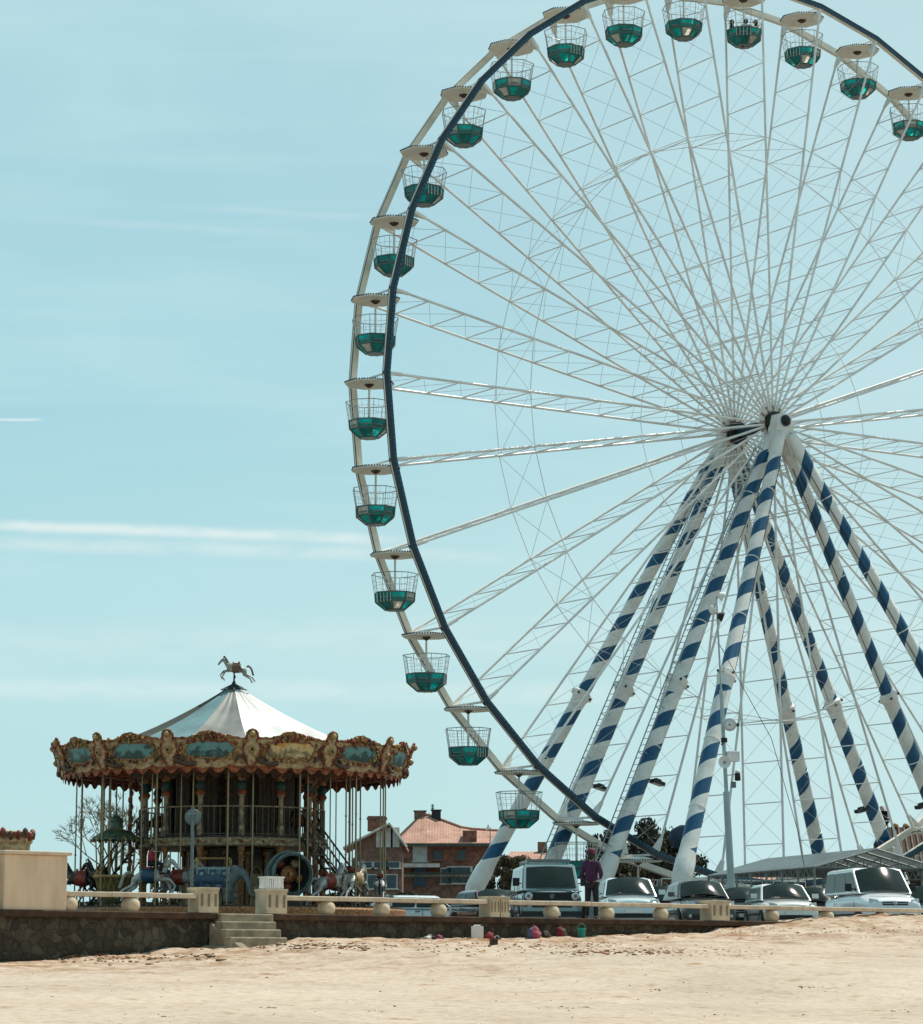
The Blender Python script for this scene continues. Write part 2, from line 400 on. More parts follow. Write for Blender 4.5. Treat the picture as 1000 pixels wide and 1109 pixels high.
mort = srm(ve.outputs['Distance'], .0, (.62, .58, .5), .09, (1, 1, 1))
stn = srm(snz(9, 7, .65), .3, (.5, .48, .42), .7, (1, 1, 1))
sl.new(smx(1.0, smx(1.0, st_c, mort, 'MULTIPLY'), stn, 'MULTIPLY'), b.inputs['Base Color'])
bp = sn.new('ShaderNodeBump'); bp.inputs['Strength'].default_value = .55; bp.inputs['Distance'].default_value = .04
sl.new(srm(ve.outputs['Distance'], 0, (0, 0, 0), .15, (1, 1, 1)), bp.inputs['Height']); sl.new(bp.outputs[0], b.inputs['Normal'])
concrete = mat('old_concrete', (.68, .55, .38), .85, 0, .16, 3, .35, 60)
plaster = mat('wall_plaster', (.80, .60, .41), .85, 0, .10, 2.2, .25, 50, stretch=(2, 2, .5), detail=9)
plaster2 = mat('wall_plaster_pale', (.66, .60, .46), .85, 0, .08, 1.5, .15, 40)
capm = mat('cap_stone', (.72, .58, .42), .75, 0, .12, 4, .2, 60)
coping = mat('brown_coping', (.085, .042, .020), .85, 0, .3, 4, .3, 30)
stepm = mat('worn_step', (.36, .30, .21), .9, 0, .2, 5, .3, 40)
sA, sB = s_of(233), s_of(290)        # the gap for the steps
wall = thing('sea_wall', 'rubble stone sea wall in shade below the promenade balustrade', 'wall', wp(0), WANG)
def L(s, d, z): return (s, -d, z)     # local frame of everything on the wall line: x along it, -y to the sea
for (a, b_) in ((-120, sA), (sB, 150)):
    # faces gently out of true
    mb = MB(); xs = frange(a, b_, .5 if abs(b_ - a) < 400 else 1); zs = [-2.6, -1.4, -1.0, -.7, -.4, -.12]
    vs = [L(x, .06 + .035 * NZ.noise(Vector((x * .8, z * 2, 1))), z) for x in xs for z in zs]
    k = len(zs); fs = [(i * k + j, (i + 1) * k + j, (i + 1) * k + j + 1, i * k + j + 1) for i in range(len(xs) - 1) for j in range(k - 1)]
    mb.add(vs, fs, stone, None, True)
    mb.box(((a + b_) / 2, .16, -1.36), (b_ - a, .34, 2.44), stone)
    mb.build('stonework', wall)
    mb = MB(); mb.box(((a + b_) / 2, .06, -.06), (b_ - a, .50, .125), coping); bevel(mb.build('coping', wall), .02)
# steps down to the sand
st = thing('beach_steps', 'worn concrete steps leading down through the sea wall to the sand', 'steps', wp(0), WANG)
sw = sB - sA
for i in range(4):
    mb = MB(); x0 = .12 * math.sin(i * 5)
    mb.box(((sA + sB) / 2 + x0 * .3 - .075 * i, -(.15 + i * .22), -.09 - i * .155 - .3), (sw - .02 + .03 * i, .26, .16 + .6 - .003 * i), stepm)
    bevel(mb.build('step', st), .025)
mb = MB(); mb.box((sA - .10, -.75, -.75), (.22, 1.3, .62), stepm)
mb.prism([(0, 0), (1.6, 0), (0, .62)], .22, stepm, Matrix.Translation((sA + .01, -.15, -1.15)) @ Matrix.Rotation(R(-90), 4, 'Z') @ Matrix.Rotation(R(90), 4, 'X'))
mb = MB(); mb.add([(sA - .16, -.1, -1.5), (sA + .05, -.1, -1.5), (sA + .05, -2.1, -1.5), (sA - .16, -2.1, -1.5), (sA - .16, -.1, -.18), (sA + .05, -.1, -.18), (sA + .05, -1.7, -.95), (sA - .16, -1.7, -.95)],
    [(0, 1, 2, 3), (4, 7, 6, 5), (0, 4, 5, 1), (1, 5, 6, 2), (2, 6, 7, 3), (3, 7, 4, 0)], stepm)
bevel(mb.build('cheek_wall', st), .03)
def balustrade(px0, px1, balls, label, posts=(), post0=None):
    t = thing('balustrade', label, 'balustrade', wp(0), WANG, None)
    a, b_ = s_of(px0), s_of(px1)
    mb = MB(); k = int((b_ - a) / 1.4) + 1
    for i in range(k):
        x0, x1 = a + (b_ - a) * i / k, a + (b_ - a) * (i + 1) / k
        mb.box(((x0 + x1) / 2, .02, .325 + .004 * (i % 2)), (x1 - x0 - .012, .26, .095), capm)
    bevel(mb.build('rail', t), .015)
    for px in balls:
        mb = MB(); mb.sphere((0, 0, 0), .185, concrete, 20); mb.build('ball', t, (s_of(px), .02, .125))
    for (p0, p1, h) in posts:
        mb = MB(); x0, x1 = s_of(p0), s_of(p1); wd = x1 - x0
        mb.box((0, 0, h / 2), (wd, .38, h), concrete); mb.box((0, 0, h - .03), (wd + .03, .41, .06), concrete)
        for q_ in (-.14, 0, .14): mb.box((q_ * wd / .4, -.193, h * .5), (.05 * wd / .4, .012, h * .5), mat('post_groove', (.26, .21, .14), .9))
        bevel(mb.build('post', t, ((x0 + x1) / 2, .02, 0)), .02)
    return t
balustrade(74, 213, (79, 146), 'low balustrade with two stone balls between the plastered block and the steps', [(213, 234, .50)])
balustrade(308, 525, (356, 415, 476), 'low balustrade on stone balls running right from the post with the white crate', [(285.5, 307.5, .50), (525.5, 535.5, .45)])
balustrade(546, 762, (597, 656, 714), 'low balustrade on stone balls in front of the old camper van', [(536.6, 545.8, .45), (762.5, 782, .47)])
balustrade(783, 1110, (833, 892, 950, 1012, 1075), 'low balustrade half buried by sand in front of the silver hatchback', [])
# plastered block at the end of the promenade rail and the low wall that runs on from it
blk_t = thing('plastered_block', 'square cream plastered block with a pale cap beside the balustrade', 'wall block', wp(0), WANG)
x0, x1 = s_of(5), s_of(72.5)
mb = MB(); mb.box(((x0 + x1) / 2, .52, .52), (x1 - x0, 1.3, 1.04), plaster); bevel(mb.build('block_body', blk_t), .02)
mb = MB(); mb.box(((x0 + x1) / 2, .52, 1.075), (x1 - x0 + .13, 1.42, .07), capm); bevel(mb.build('cap', blk_t), .015)
lw = thing('low_plastered_wall', 'low pale plastered wall running out of the picture at the left', 'wall', wp(0), WANG)
mb = MB(); mb.box(((x0 - .08 - 30), .25, .46), (60 - .06, .3, .92), plaster2); bevel(mb.build('wall_panel', lw), .015)
mb = MB(); mb.box(((x0 - .08 - 30), .25, .945), (60 - .05, .42, .05), capm); bevel(mb.build('cap', lw), .01)
# white slatted crate on the post
whitep = mat('white_plastic', (.82, .80, .76), .45, 0, .05, 4)
cr = MB(); cx = (s_of(285.5) + s_of(307.5)) / 2
for i in range(8): cr.box((-.19 + i * .054, -.135, .125), (.026, .012, .2), whitep); cr.box((-.19 + i * .054, .135, .125), (.026, .012, .2), whitep)
for i in range(6): cr.box((-.20, -.11 + i * .045, .125), (.012, .022, .2), whitep); cr.box((.20, -.11 + i * .045, .125), (.012, .022, .2), whitep)
cr.box((0, 0, .012), (.41, .28, .024), whitep)
for y in (-.137, .137): cr.box((0, y, .235), (.46, .02, .035), whitep); cr.box((0, y, .035), (.42, .018, .03), whitep)
for x in (-.208, .208): cr.box((x, 0, .235), (.022, .27, .035), whitep)
o = cr.build('slatted_crate'); o.location = wp(cx, -.02, .502); o.rotation_euler = (0, 0, WANG)
tag(o, 'white slatted plastic crate standing on the stone post by the steps', 'crate')
# ------------------------------------------------------------------ the big wheel
WC = Vector((13.536, 123.769, 23.458)); WR = 21.0; WW = 2.692; PH = -.5317; NS = 36
WROT = math.atan2(.5586981, .8293711)
wheel = thing('ferris_wheel', 'giant white observation wheel on blue and white striped legs', 'ferris wheel', (WC.x, WC.y, 0), WROT)
HZ = WC.z
def wpnt(r, k, y, off=0.0):
    a = PH + (k + off) * 2 * math.pi / NS
    return Vector((r * math.sin(a), y, HZ + r * math.cos(a)))
HWD = WW / 2
# rims: square box beam of straight lengths from spoke to spoke
def rim(y, outer):
    mb = MB(); rr, ax = .14, .11
    for k in range(NS):
        c = []
        for kk in (k, k + 1):
            c.append([wpnt(WR + rr, kk, y - ax), wpnt(WR + rr, kk, y + ax), wpnt(WR - rr, kk, y + ax), wpnt(WR - rr, kk, y - ax)])
        A, B = c
        for i, m_ in ((0, rimdark), (1, blue if y > 0 else cream), (2, cream), (3, blue if y < 0 else cream)):
            j = (i + 1) % 4; mb.quad([A[i], B[i], B[j], A[j]], m_)
        # cream wear strip in the middle of the outer face, dark joint plate at each spoke
        mb.quad([wpnt(WR + rr + .006, k, y - .05, .02), wpnt(WR + rr + .006, k + 1, y - .05, -.02), wpnt(WR + rr + .006, k + 1, y + .045, -.02), wpnt(WR + rr + .006, k, y + .045, .02)], cream)
    o = mb.build('rim', wheel)
    ls = MB(); s_ = -1 if y < 0 else 1; yy = y + s_ * (ax + .012)
    led = mat('led_strip', (.012, .09, .15), .3, 0, .1, 4)
    for k in range(NS):
        for i in range(18):
            t0, t1 = (i + .14) / 18, (i + .86) / 18
            def ln(r, t): 
                return wpnt(r, k, yy).lerp(wpnt(r, k + 1, yy), t)
            for (ra, rb) in ((WR - .125, WR - .005),):
                ls.quad([ln(ra, t0), ln(ra, t1), ln(rb, t1), ln(rb, t0)][::(1 if y < 0 else -1)], led)
    ls.build('light_strip', o)
rim(-HWD, True); rim(HWD, True)
rustw = mat('stained_steel', (.55, .45, .33), .6, 0, .3, 9, col2=(.20, .10, .05))
# spokes: one tube on each side, bracing of rungs and crossed wires between the pair
rr_list = [2.4 + 1.86 * i for i in range(10)]
for k in range(NS):
    for y in (-HWD, HWD):
        mb = MB(); mb.tube(wpnt(.55, k, y * 1.02), wpnt(WR - .1, k, y), .056, spoke_m, 8)
        mb.tube(wpnt(.52, k, y * 1.02), wpnt(.85, k, y * 1.02), .062, rustw if k % 3 == 0 else spoke_m, 8)
        mb.tube(wpnt(WR - .75, k, y), wpnt(WR - .1, k, y), .085, spoke_m, 8)
        mb.build('spoke', wheel)
    mb = MB()
    for r in rr_list: mb.tube(wpnt(r, k, -HWD), wpnt(r, k, HWD), .027, spoke_m, 6)
    rl = [1.1] + rr_list + [WR - .3]
    for r0, r1 in zip(rl, rl[1:]):
        mb.tube(wpnt(r0, k, -HWD), wpnt(r1, k, HWD), .009, wire_m, 4); mb.tube(wpnt(r1, k, -HWD), wpnt(r0, k, HWD), .009, wire_m, 4)
    mb.tube(wpnt(WR, k, -HWD), wpnt(WR, k, HWD), .05, white, 8)      # gondola axle
    for y, s_ in ((-HWD, 1), (HWD, -1)):                             # gusset at the rim
        p = [wpnt(WR - .1, k, y + s_ * .12), wpnt(WR - .85, k, y + s_ * .12), wpnt(WR - .1, k, y + s_ * .62)]
        mb.quad(p, white)
    mb.build('spoke_bracing', wheel)
for rad, rt in ((.65 * WR, .02), (.265 * WR, .016)):
    for y in (-HWD, HWD):
        mb = MB()
        for k in range(NS): mb.tube(wpnt(rad, k, y), wpnt(rad, k + 1, y), rt, spoke_m, 5)
        mb.build('ring_cable', wheel)
    if rad < 10: continue
    mb = MB()
    for k in range(NS):
        if rad > 10: mb.tube(wpnt(rad, k, -HWD), wpnt(rad, k + 1, HWD), .010, wire_m, 4); mb.tube(wpnt(rad, k, HWD), wpnt(rad, k + 1, -HWD), .010, wire_m, 4)
    mb.build('ring_bracing', wheel)
# hub: two flanged drums on a dark shaft
TY = Matrix.Translation((0, 0, HZ)) @ Matrix.Rotation(R(-90), 4, 'X')
mb = MB(); mb.lathe([(.26, -2.30), (.26, 2.30)], navy, 24, M=TY, caps=True); mb.build('axle_shaft', wheel)
for s_ in (-1, 1):
    mb = MB(); f = s_ * HWD
    mb.lathe([(.30, f - .34), (.50, f - .32), (.55, f - .22), (.50, f - .12), (.50, f + .12), (.55, f + .22), (.50, f + .32), (.30, f + .34)], dark, 36, M=TY, smooth=False)
    for k in range(NS): mb.box(wpnt(.56, k, f), (.05, .22, .05), rust if k % 4 == 0 else rustw)
    mb.build('hub_drum', wheel)
    mb = MB(); mb.lathe([(.02, s_ * 2.42), (.17, s_ * 2.41), (.19, s_ * 2.36), (.22, s_ * 2.26)][::s_], dark, 20, M=TY); mb.build('bearing_cap', wheel)
# legs
stripe = bpy.data.materials.new('striped_leg'); stripe.use_nodes = True
sn, sl = stripe.node_tree.nodes, stripe.node_tree.links; b = sn['Principled BSDF']; b.inputs['Roughness'].default_value = .38
uvn = sn.new('ShaderNodeUVMap'); uvn.uv_map = 'UVMap'; sx = sn.new('ShaderNodeSeparateXYZ'); sl.new(uvn.outputs[0], sx.inputs[0])
def sm(op, a, b_=None):
    q = sn.new('ShaderNodeMath'); q.operation = op
    for i, v in enumerate((a, b_)):
        if v is None: continue
        if isinstance(v, (int, float)): q.inputs[i].default_value = v
        else: sl.new(v, q.inputs[i])
    return q.outputs[0]
fr = sm('FRACT', sm('ADD', sm('DIVIDE', sx.outputs[1], 1.72), sx.outputs[0]))
band = sm('LESS_THAN', fr, .46)
rng = sm('MULTIPLY', sm('GREATER_THAN', sx.outputs[1], 1.5), sm('LESS_THAN', sx.outputs[1], 100))
tcs = sn.new('ShaderNodeTexCoord')
d1 = srm(snz(1.3, 6, .6, (1, 1, 1)), .3, (.64, .63, .58), .62, (.85, .84, .78)); d2 = srm(snz(1.6, 5), .3, (.001, .062, .145), .7, (.003, .098, .205))
gr = srm(snz(7, 8, .7), .28, (.72, .68, .6), .45, (1, 1, 1))
sl.new(smx(1.0, smx(sm('MULTIPLY', band, rng), d1, d2), gr, 'MULTIPLY'), b.inputs['Base Color'])
def leg_mesh(name, prof, A, B, parent, uv0, m, n=28, cut=1e9):
    """profile along the leg axis: (distance from A, radius)"""
    A, B = Vector(A), Vector(B); q = (B - A).normalized().to_track_quat('Z', 'Y').to_matrix()
    bm = bmesh.new(); uvl = bm.loops.layers.uv.new('UVMap'); rings = []
    # pick the seam frame so that the helix starts the same way on every leg
    ex = Vector((0, -1, 0)); zax = (B - A).normalized(); ex = (ex - zax * ex.dot(zax)).normalized(); ey = zax.cross(ex)
    for (t, r) in prof:
        rings.append([bm.verts.new(A + zax * t + ex * (r * math.cos(2 * math.pi * i / n)) + ey * (r * math.sin(2 * math.pi * i / n))) for i in range(n)])
    for j in range(len(prof) - 1):
        for i in range(n):
            i2 = (i + 1) % n; f = bm.faces.new((rings[j][i], rings[j][i2], rings[j + 1][i2], rings[j + 1][i])); f.smooth = True
            for lp, (u, t) in zip(f.loops, ((-i / n, prof[j][0]), (-(i + 1) / n, prof[j][0]), (-(i + 1) / n, prof[j + 1][0]), (-i / n, prof[j + 1][0]))): lp[uvl].uv = (u, 999 if prof[j][0] >= cut else t + uv0)
    bm.faces.new(rings[0][::-1]); bm.faces.new(rings[-1]); bm.normal_update(); bmesh.ops.recalc_face_normals(bm, faces=bm.faces[:])
    me = bpy.data.meshes.new(name); bm.to_mesh(me); bm.free(); me.materials.append(m); return link(name, me, parent)
LEGS = {1: (-1, 1, 'o'), 2: (-1, 1, 'i'), 3: (-1, -1, 'i'), 4: (-1, -1, 'o'), 5: (1, -1, 'i'), 6: (1, -1, 'o'), 7: (1, 1, 'i'), 8: (1, 1, 'o')}
PHS = {1: .75, 2: .3, 3: .55, 4: .15, 5: 0, 6: .4, 7: .6, 8: .3}
LEGPOS = {}
for kk, (su, sn_, t) in LEGS.items():
    ft = {'i': (1.651, 11.63, 2.197), 'o': (2.178, 11.565, 7.99)}[t]
    A = Vector((su * .3, sn_ * ft[0], HZ - .605)); B = Vector((su * ft[1], sn_ * ft[2], .4))
    E_ = A.lerp(B, (A.z - 2.0) / (A.z - B.z)); LEGPOS[kk] = (A, E_); Ln = (E_ - A).length; zx = (E_ - A).normalized()
    mid = Ln * .565
    prof = [(0, .24), (.25, .285), (mid * .5, .295), (mid - .1, .305)]
    mbp = [(mid, .325), (mid + 1, .335), (Ln - 2.2, .345), (Ln - 1.7, .36), (Ln - 1.35, .42), (Ln - .6, .43), (Ln - .25, .38), (Ln - .05, .26), (Ln, .1)]
    o = leg_mesh('support_leg', prof + mbp, A, E_, wheel, PHS[kk] * 1.72, stripe, cut=Ln - 1.71)
    q = zx.to_track_quat('Z', 'X').to_matrix().to_4x4()
    for tt, r_ in ((.14, .292), (.30, .296), (.43, .300), (.70, .338), (.84, .342)):
        fz_ = MB(); T = Matrix.Translation(A + zx * (Ln * tt)) @ q; fz_.lathe([(r_, -.03), (r_ + .022, -.02), (r_ + .022, .02), (r_, .03)], white, 24, M=T, smooth=False); fz_.build('weld_ring', o)
    cbm = MB(); so_ = Vector((.30 if su < 0 else -.30, -.12, 0)); cbm.path([A + zx * (Ln * i / 14) + so_ * (1 + .06 * (i % 2)) for i in range(1, 14)], .018, dark, 5); cbm.build('cable', o)
    # joint collar: two bolted plates
    mb = MB(); c = A + zx * mid; q = zx.to_track_quat('Z', 'X').to_matrix().to_4x4(); T = Matrix.Translation(c) @ q
    mb.lathe([(.31, -.32), (.41, -.24), (.41, .06), (.37, .14), (.335, .55)], white, 24, M=T, smooth=False)
    for a in range(4):
        an = a * math.pi / 2 + .5; v_ = Vector((math.cos(an) * .44, math.sin(an) * .44, -.09)); w_ = Vector((math.cos(an) * .52, math.sin(an) * .52, -.09))
        mb.tube(T @ v_ + zx * .0, T @ w_, .055, rust if a % 2 else dark, 8)
    mb.box((0, 0, -.1), (1.0, .26, .2), white, M=T)
    mb.build('joint_collar', o)
    if kk in (2, 3):
        mb = MB(); side = zx.cross(Vector((0, 1, 0))).normalized(); side = side if side.x < 0 else -side
        off = side * .52
        perp = Vector((0, 1, 0)) * .19
        p0, p1 = A + zx * .9 + off, E_ - zx * .2 + off
        for s_ in (-1, 1): mb.tube(p0 + perp * s_, p1 + perp * s_, .028, steelg, 6)
        kx = int((p1 - p0).length / .32)
        for i in range(kx):
            c = p0.lerp(p1, (i + .5) / kx); mb.tube(c - perp, c + perp, .016, steelg, 5)
            if i % 7 == 0:
                for s_ in (-1, 1): mb.tube(c + perp * s_, c + perp * s_ - off * .42, .02, steelg, 5)
        mb.build('ladder', o)
    if kk in (2, 3, 5, 7):
        fl = MB(); c = A.lerp(E_, {2: .775, 3: .775, 5: .80, 7: .80}[kk]); sgn = 1 if su < 0 else -1
        fl.tube(c, c + Vector((sgn * .75, -.1, .05)), .035, dark, 6)
        T = Matrix.Translation(c + Vector((sgn * .85, -.12, 0))) @ Matrix.Rotation(sgn * R(14), 4, 'Y')
        fl.box((0, 0, .02), (.62, .36, .15), dark, M=T); fl.box((0, 0, -.068), (.56, .30, .03), mat('lamp_lens', (.5, .5, .46), .2), M=T)
        fl.box((0, 0, .13), (.30, .16, .1), dark, M=T)
        fl.build('floodlight', o)
    # steel trestle under each leg end
    tb = MB(); ex, ey = E_.x, E_.y
    tb.box((ex, ey, .85), (.8, .8, 1.5), greyp); tb.box((ex, ey, .06), (2.2, 1.4, .12), greyp)
    for s_ in (-.36, .36): tb.box((ex, ey + s_, 1.75), (.7, .07, .7), white)
    tb.build('leg_base', wheel)
for s_ in (-1, 1):       # bearing housings that carry the shaft, with the cheek plates down to the legs
    mb = MB(); y = s_ * 1.92
    poly = [(-.34, .32), (.30, .36), (.46, .1), (.62, -.75), (.95, -1.75), (.30, -1.2), (.0, -.75), (-.30, -1.2), (-.95, -1.75), (-.5, -.5)]
    Tm = Matrix.Translation((0, y + .33, HZ)) @ Matrix.Rotation(R(90), 4, 'X')
    mb.prism([(-.34, .30), (.34, .30), (.42, .05), (.52, -.55), (.86, -1.5), (.36, -1.55), (0, -.8), (-.36, -1.55), (-.86, -1.5), (-.52, -.55), (-.42, .05)], .62, white, Tm)
    for (x, z) in ((-.34, -.62), (.34, -.62), (-.55, -1.2), (.55, -1.2)):
        mb.tube((x, y - .42, HZ + z), (x, y + .42, HZ + z), .07, rust if x < 0 else dark, 10)
    mb.build('bearing_housing', wheel)
# drive tyres, base frame and boarding deck under the wheel
mb = MB()
for y in (-2.2, 2.2): mb.box((0, y, .45), (25, .4, .4), steelg)
for x in (-11.6, -6, 0, 6, 11.6): mb.box((x, 0, .4), (.35, 16.4, .32), steelg)
mb.build('base_frame', wheel)
dk = MB()
dk.box((-4.6, -2.2, 1.55), (8.0, 3.0, .12), greyp); dk.box((-4.6, -3.66, 1.05), (8.0, .05, .95), dark)
for i in range(6): dk.box((-8.5 + i * 1.56, -3.6, .8), (.1, .1, 1.5), steelg)
dko = dk.build('boarding_deck', wheel)
rl = MB()
for z in (1.9, 2.2, 2.55): rl.tube((-8.6, -3.66, z), (-.6, -3.66, z), .025, white, 6)
for i in range(14): rl.tube((-8.6 + i * .615, -3.66, 1.6), (-8.6 + i * .615, -3.66, 2.55), .018, white, 6)
rl.build('deck_railing', dko)
dr = MB(); dr.lathe([(.02, -.42), (.38, -.40), (.46, -.2), (.48, .2), (.40, .42), (.02, .46)], navy, 20, M=Matrix.Translation((-7.1, -3.1, 4.35)) @ Matrix.Rotation(R(70), 4, 'Y'))
dr.tube((-7.1, -3.1, .6), (-7.1, -3.1, 4.0), .10, steelg, 8); dr.build('drive_unit', wheel)

# gondolas ----------------------------------------------------------------
def oct_ring(r, z, n=8, rot=math.pi / 8): return [Vector((r * math.cos(rot + 2 * math.pi * i / n), r * math.sin(rot + 2 * math.pi * i / n), z)) for i in range(n)]
tealfr = mat('teal_frame', (.02, .10, .095), .4, 0, .15, 4)
cage_m = mat('cage_rail', (.34, .37, .35), .4, .3, .1, 5)
def make_gondola():
    # tub (origin on the axle)
    mb = MB(); ZT, ZB, ZC = -1.86, -2.22, -2.58
    top, mid_, bot = oct_ring(.87, ZT), oct_ring(.84, ZB), oct_ring(.40, ZC)
    for i in range(8):
        j = (i + 1) % 8
        for lo, hi, pm, mg in ((mid_, top, None, .15), (bot, mid_, None, .22)):
            P = [lo[i], lo[j], hi[j], hi[i]]; c = sum(P, Vector()) / 4
            nn = (P[1] - P[0]).cross(P[3] - P[0]).normalized()
            # frame bars round an inset pane
            inn = [c + (p - c) * (1 - mg) for p in P]
            inn2 = [p - nn * .025 for p in inn]
            for a in range(4):
                b_ = (a + 1) % 4; mb.quad([P[a], P[b_], inn[b_], inn[a]], tealfr)
                mb.quad([inn[a], inn[b_], inn2[b_], inn2[a]], frame_g)
            if lo is mid_: pane = shell_teal if i % 2 else pane_teal; pane = pane_white if i == 5 else pane
            else: pane = (pane_white, shell_teal, pane_teal, shell_teal, pane_white, pane_teal, shell_teal, pane_teal)[i]
            mb.quad(inn2, pane)
            mb.tube(P[0], P[3], .018, frame_g, 5)
        mb.tube(top[i], top[j], .03, frame_g, 6); mb.tube(mid_[i], mid_[j], .018, frame_g, 5)
    mb.quad(bot[::-1], frame_g); mb.quad([p + Vector((0, 0, .05)) for p in bot], greyp)
    # a round table and ring bench inside
    mb.lathe([(.62, ZB + .16), (.80, ZB + .16), (.80, ZB + .10), (.62, ZB + .10)], greyp, 16)
    g = mb.build('gondola', wheel)
    # cage of wire rails standing on the tub, flaring outward
    mb = MB(); up = oct_ring(1.0, -1.06)
    for fz, fr_ in ((0, 0), (.36, .36), (.68, .68), (1, 1)):
        rg = [top[i].lerp(up[i], fr_) for i in range(8)]
        for i in range(8): mb.tube(rg[i], rg[(i + 1) % 8], .019 if fz in (0, 1) else .009, cage_m if fz == 1 else spoke_m, 5)
    for i in range(8):
        for t_, r_ in ((0, .014), (.33, .008), (.66, .008)):
            a = top[i].lerp(top[(i + 1) % 8], t_); b_ = up[i].lerp(up[(i + 1) % 8], t_); mb.tube(a, b_, r_, cage_m if t_ == 0 else spoke_m, 5)
    # door side: wires run down to the middle band
    for i in (3,):
        for t_ in (0, .25, .5, .75, 1): mb.tube(top[i].lerp(top[i + 1], t_) * 1.02, mid_[i].lerp(mid_[i + 1], t_) * 1.03, .010, spoke_m, 5)
    mb.build('cage', g)
    mb = MB(); mb.tube((0, 0, -2.5), (0, 0, -.30), .045, white, 10); mb.lathe([(.05, ZB + .28), (.26, ZB + .28), (.26, ZB + .33), (.05, ZB + .33)], greyp, 16)
    mb.lathe([(.05, -.42), (.12, -.36), (.20, -.31)], rust, 12)
    mb.build('centre_pole', g)
    # canopy: shallow octagonal umbrella with a beaded edge
    mb = MB(); e1, e2, tp = oct_ring(1.05, -.22), oct_ring(1.05, -.28), oct_ring(.25, -.06)
    un = oct_ring(.22, -.27)
    for i in range(8):
        j = (i + 1) % 8
        mb.quad([e1[i], e1[j], tp[j], tp[i]], white); mb.quad([e2[i], e2[j], e1[j], e1[i]], cream); mb.quad([un[i], un[j], e2[j], e2[i]], cream)
        for q_ in range(7):
            c = e1[i].lerp(e1[j], (q_ + .5) / 7); mb.box(c * 1.004 + Vector((0, 0, .02 - .001)), (.055, .055, .05), navy, math.atan2(c.y, c.x))
    mb.quad(tp, white); mb.quad(un[::-1], rust)
    mb.build('canopy', g)
    mb = MB()
    for s_ in (-1, 1): mb.tube((0, s_ * .12, -.28), (0, s_ * .30, 0), .025, white, 6)
    mb.build('hanger', g)
    return g
g0 = make_gondola(); gond = []
panel_mixes = 0
for k in range(NS):
    g = g0 if k == 0 else copy_tree(g0, wheel)
    g.location = wpnt(WR, k, 0); g.rotation_euler = (0, 0, -WROT + R(random.choice((0, 45, 90, 135, 180, 225, 270, 315)) + random.uniform(-5, 5) + (9 if k % 3 else -6)))
    gond.append(g)
# a few gondolas have a red pane
for k in (26, 14, 5):
    me = gond[k].data.copy(); gond[k].data = me
    for i, m_ in enumerate(me.materials):
        if m_.name == 'pane_white': idw = i
    me.materials.append(pane_red); ir = len(me.materials) - 1
    c = 0
    for p in me.polygons:
        if p.material_index == idw:
            if c == 1: p.material_index = ir
            c += 1
# ------------------------------------------------------------------ carousel
CY = 92.0; CXX = gx(250, CY, 4)
car = thing('carousel', 'two storey merry-go-round with painted rounding boards and a horse on top', 'carousel', (CXX + .05, CY, 0), R(-4.9))
car.scale = (.968, .968, .968)
NP = 14; A0 = -math.pi / 2 + R(15.4 - 25.714 / 2) + R(0)      # a shield stands at A0 + half a panel
def cp(r, a, z): return Vector((r * math.cos(a), r * math.sin(a), z))
def painted(name, c_a, c_b, c_c, sc=2.2):
    m = bpy.data.materials.new(name); m.use_nodes = True; nn, ll = m.node_tree.nodes, m.node_tree.links; b = nn['Principled BSDF']; b.inputs['Roughness'].default_value = .45
    t = nn.new('ShaderNodeTexCoord'); q = nn.new('ShaderNodeTexNoise'); q.inputs['Scale'].default_value = sc; q.inputs['Detail'].default_value = 8; q.inputs['Distortion'].default_value = .8
    ll.new(t.outputs['Object'], q.inputs[0]); sx = nn.new('ShaderNodeSeparateXYZ'); ll.new(t.outputs['Object'], sx.inputs[0])
    mr = nn.new('ShaderNodeMapRange'); mr.inputs[1].default_value = 5.45; mr.inputs[2].default_value = 6.2; ll.new(sx.outputs[2], mr.inputs[0])
    ad = nn.new('ShaderNodeMath'); ad.operation = 'MULTIPLY_ADD'; ad.inputs[1].default_value = .62; ll.new(mr.outputs[0], ad.inputs[0])
    a2 = nn.new('ShaderNodeMath'); a2.operation = 'MULTIPLY_ADD'; a2.inputs[1].default_value = 1.3; a2.inputs[2].default_value = -.46; ll.new(q.outputs['Fac'], a2.inputs[0]); ll.new(a2.outputs[0], ad.inputs[2])
    rp = nn.new('ShaderNodeValToRGB'); e = rp.color_ramp.elements
    e[0].position = .12; e[0].color = lin(c_a); e[1].position = .85; e[1].color = lin(c_c)
    for p, c_ in ((.42, tuple(x * .55 for x in c_b)), (.5, c_b), (.58, tuple(min(1, x * 1.9) for x in c_b))): k = rp.color_ramp.elements.new(p); k.color = lin(c_)
    ll.new(ad.outputs[0], rp.inputs[0]); ll.new(rp.outputs[0], b.inputs['Base Color']); return m
landA = painted('painted_seascape', (.04, .07, .05), (.08, .16, .14), (.16, .36, .36), 3.4)
landB = painted('painted_park', (.015, .03, .015), (.10, .14, .09), (.40, .52, .48), 5.5)
landC = painted('painted_dusk', (.20, .30, .28), (.42, .30, .14), (.70, .30, .05), 2.6)
ornam = mat('gilded_ornament', (.46, .22, .07), .5, .1, .5, 12, .6, 18, col2=(.15, .045, .018))
orn2 = mat('dark_ornament', (.16, .085, .04), .6, .1, .5, 14, .6, 16, col2=(.035, .02, .012))
gall_c = mat('gallery_cream', (.55, .43, .26), .6, 0, .35, 9)
balus = mat('gallery_iron', (.16, .14, .09), .5, .2, .3, 6)
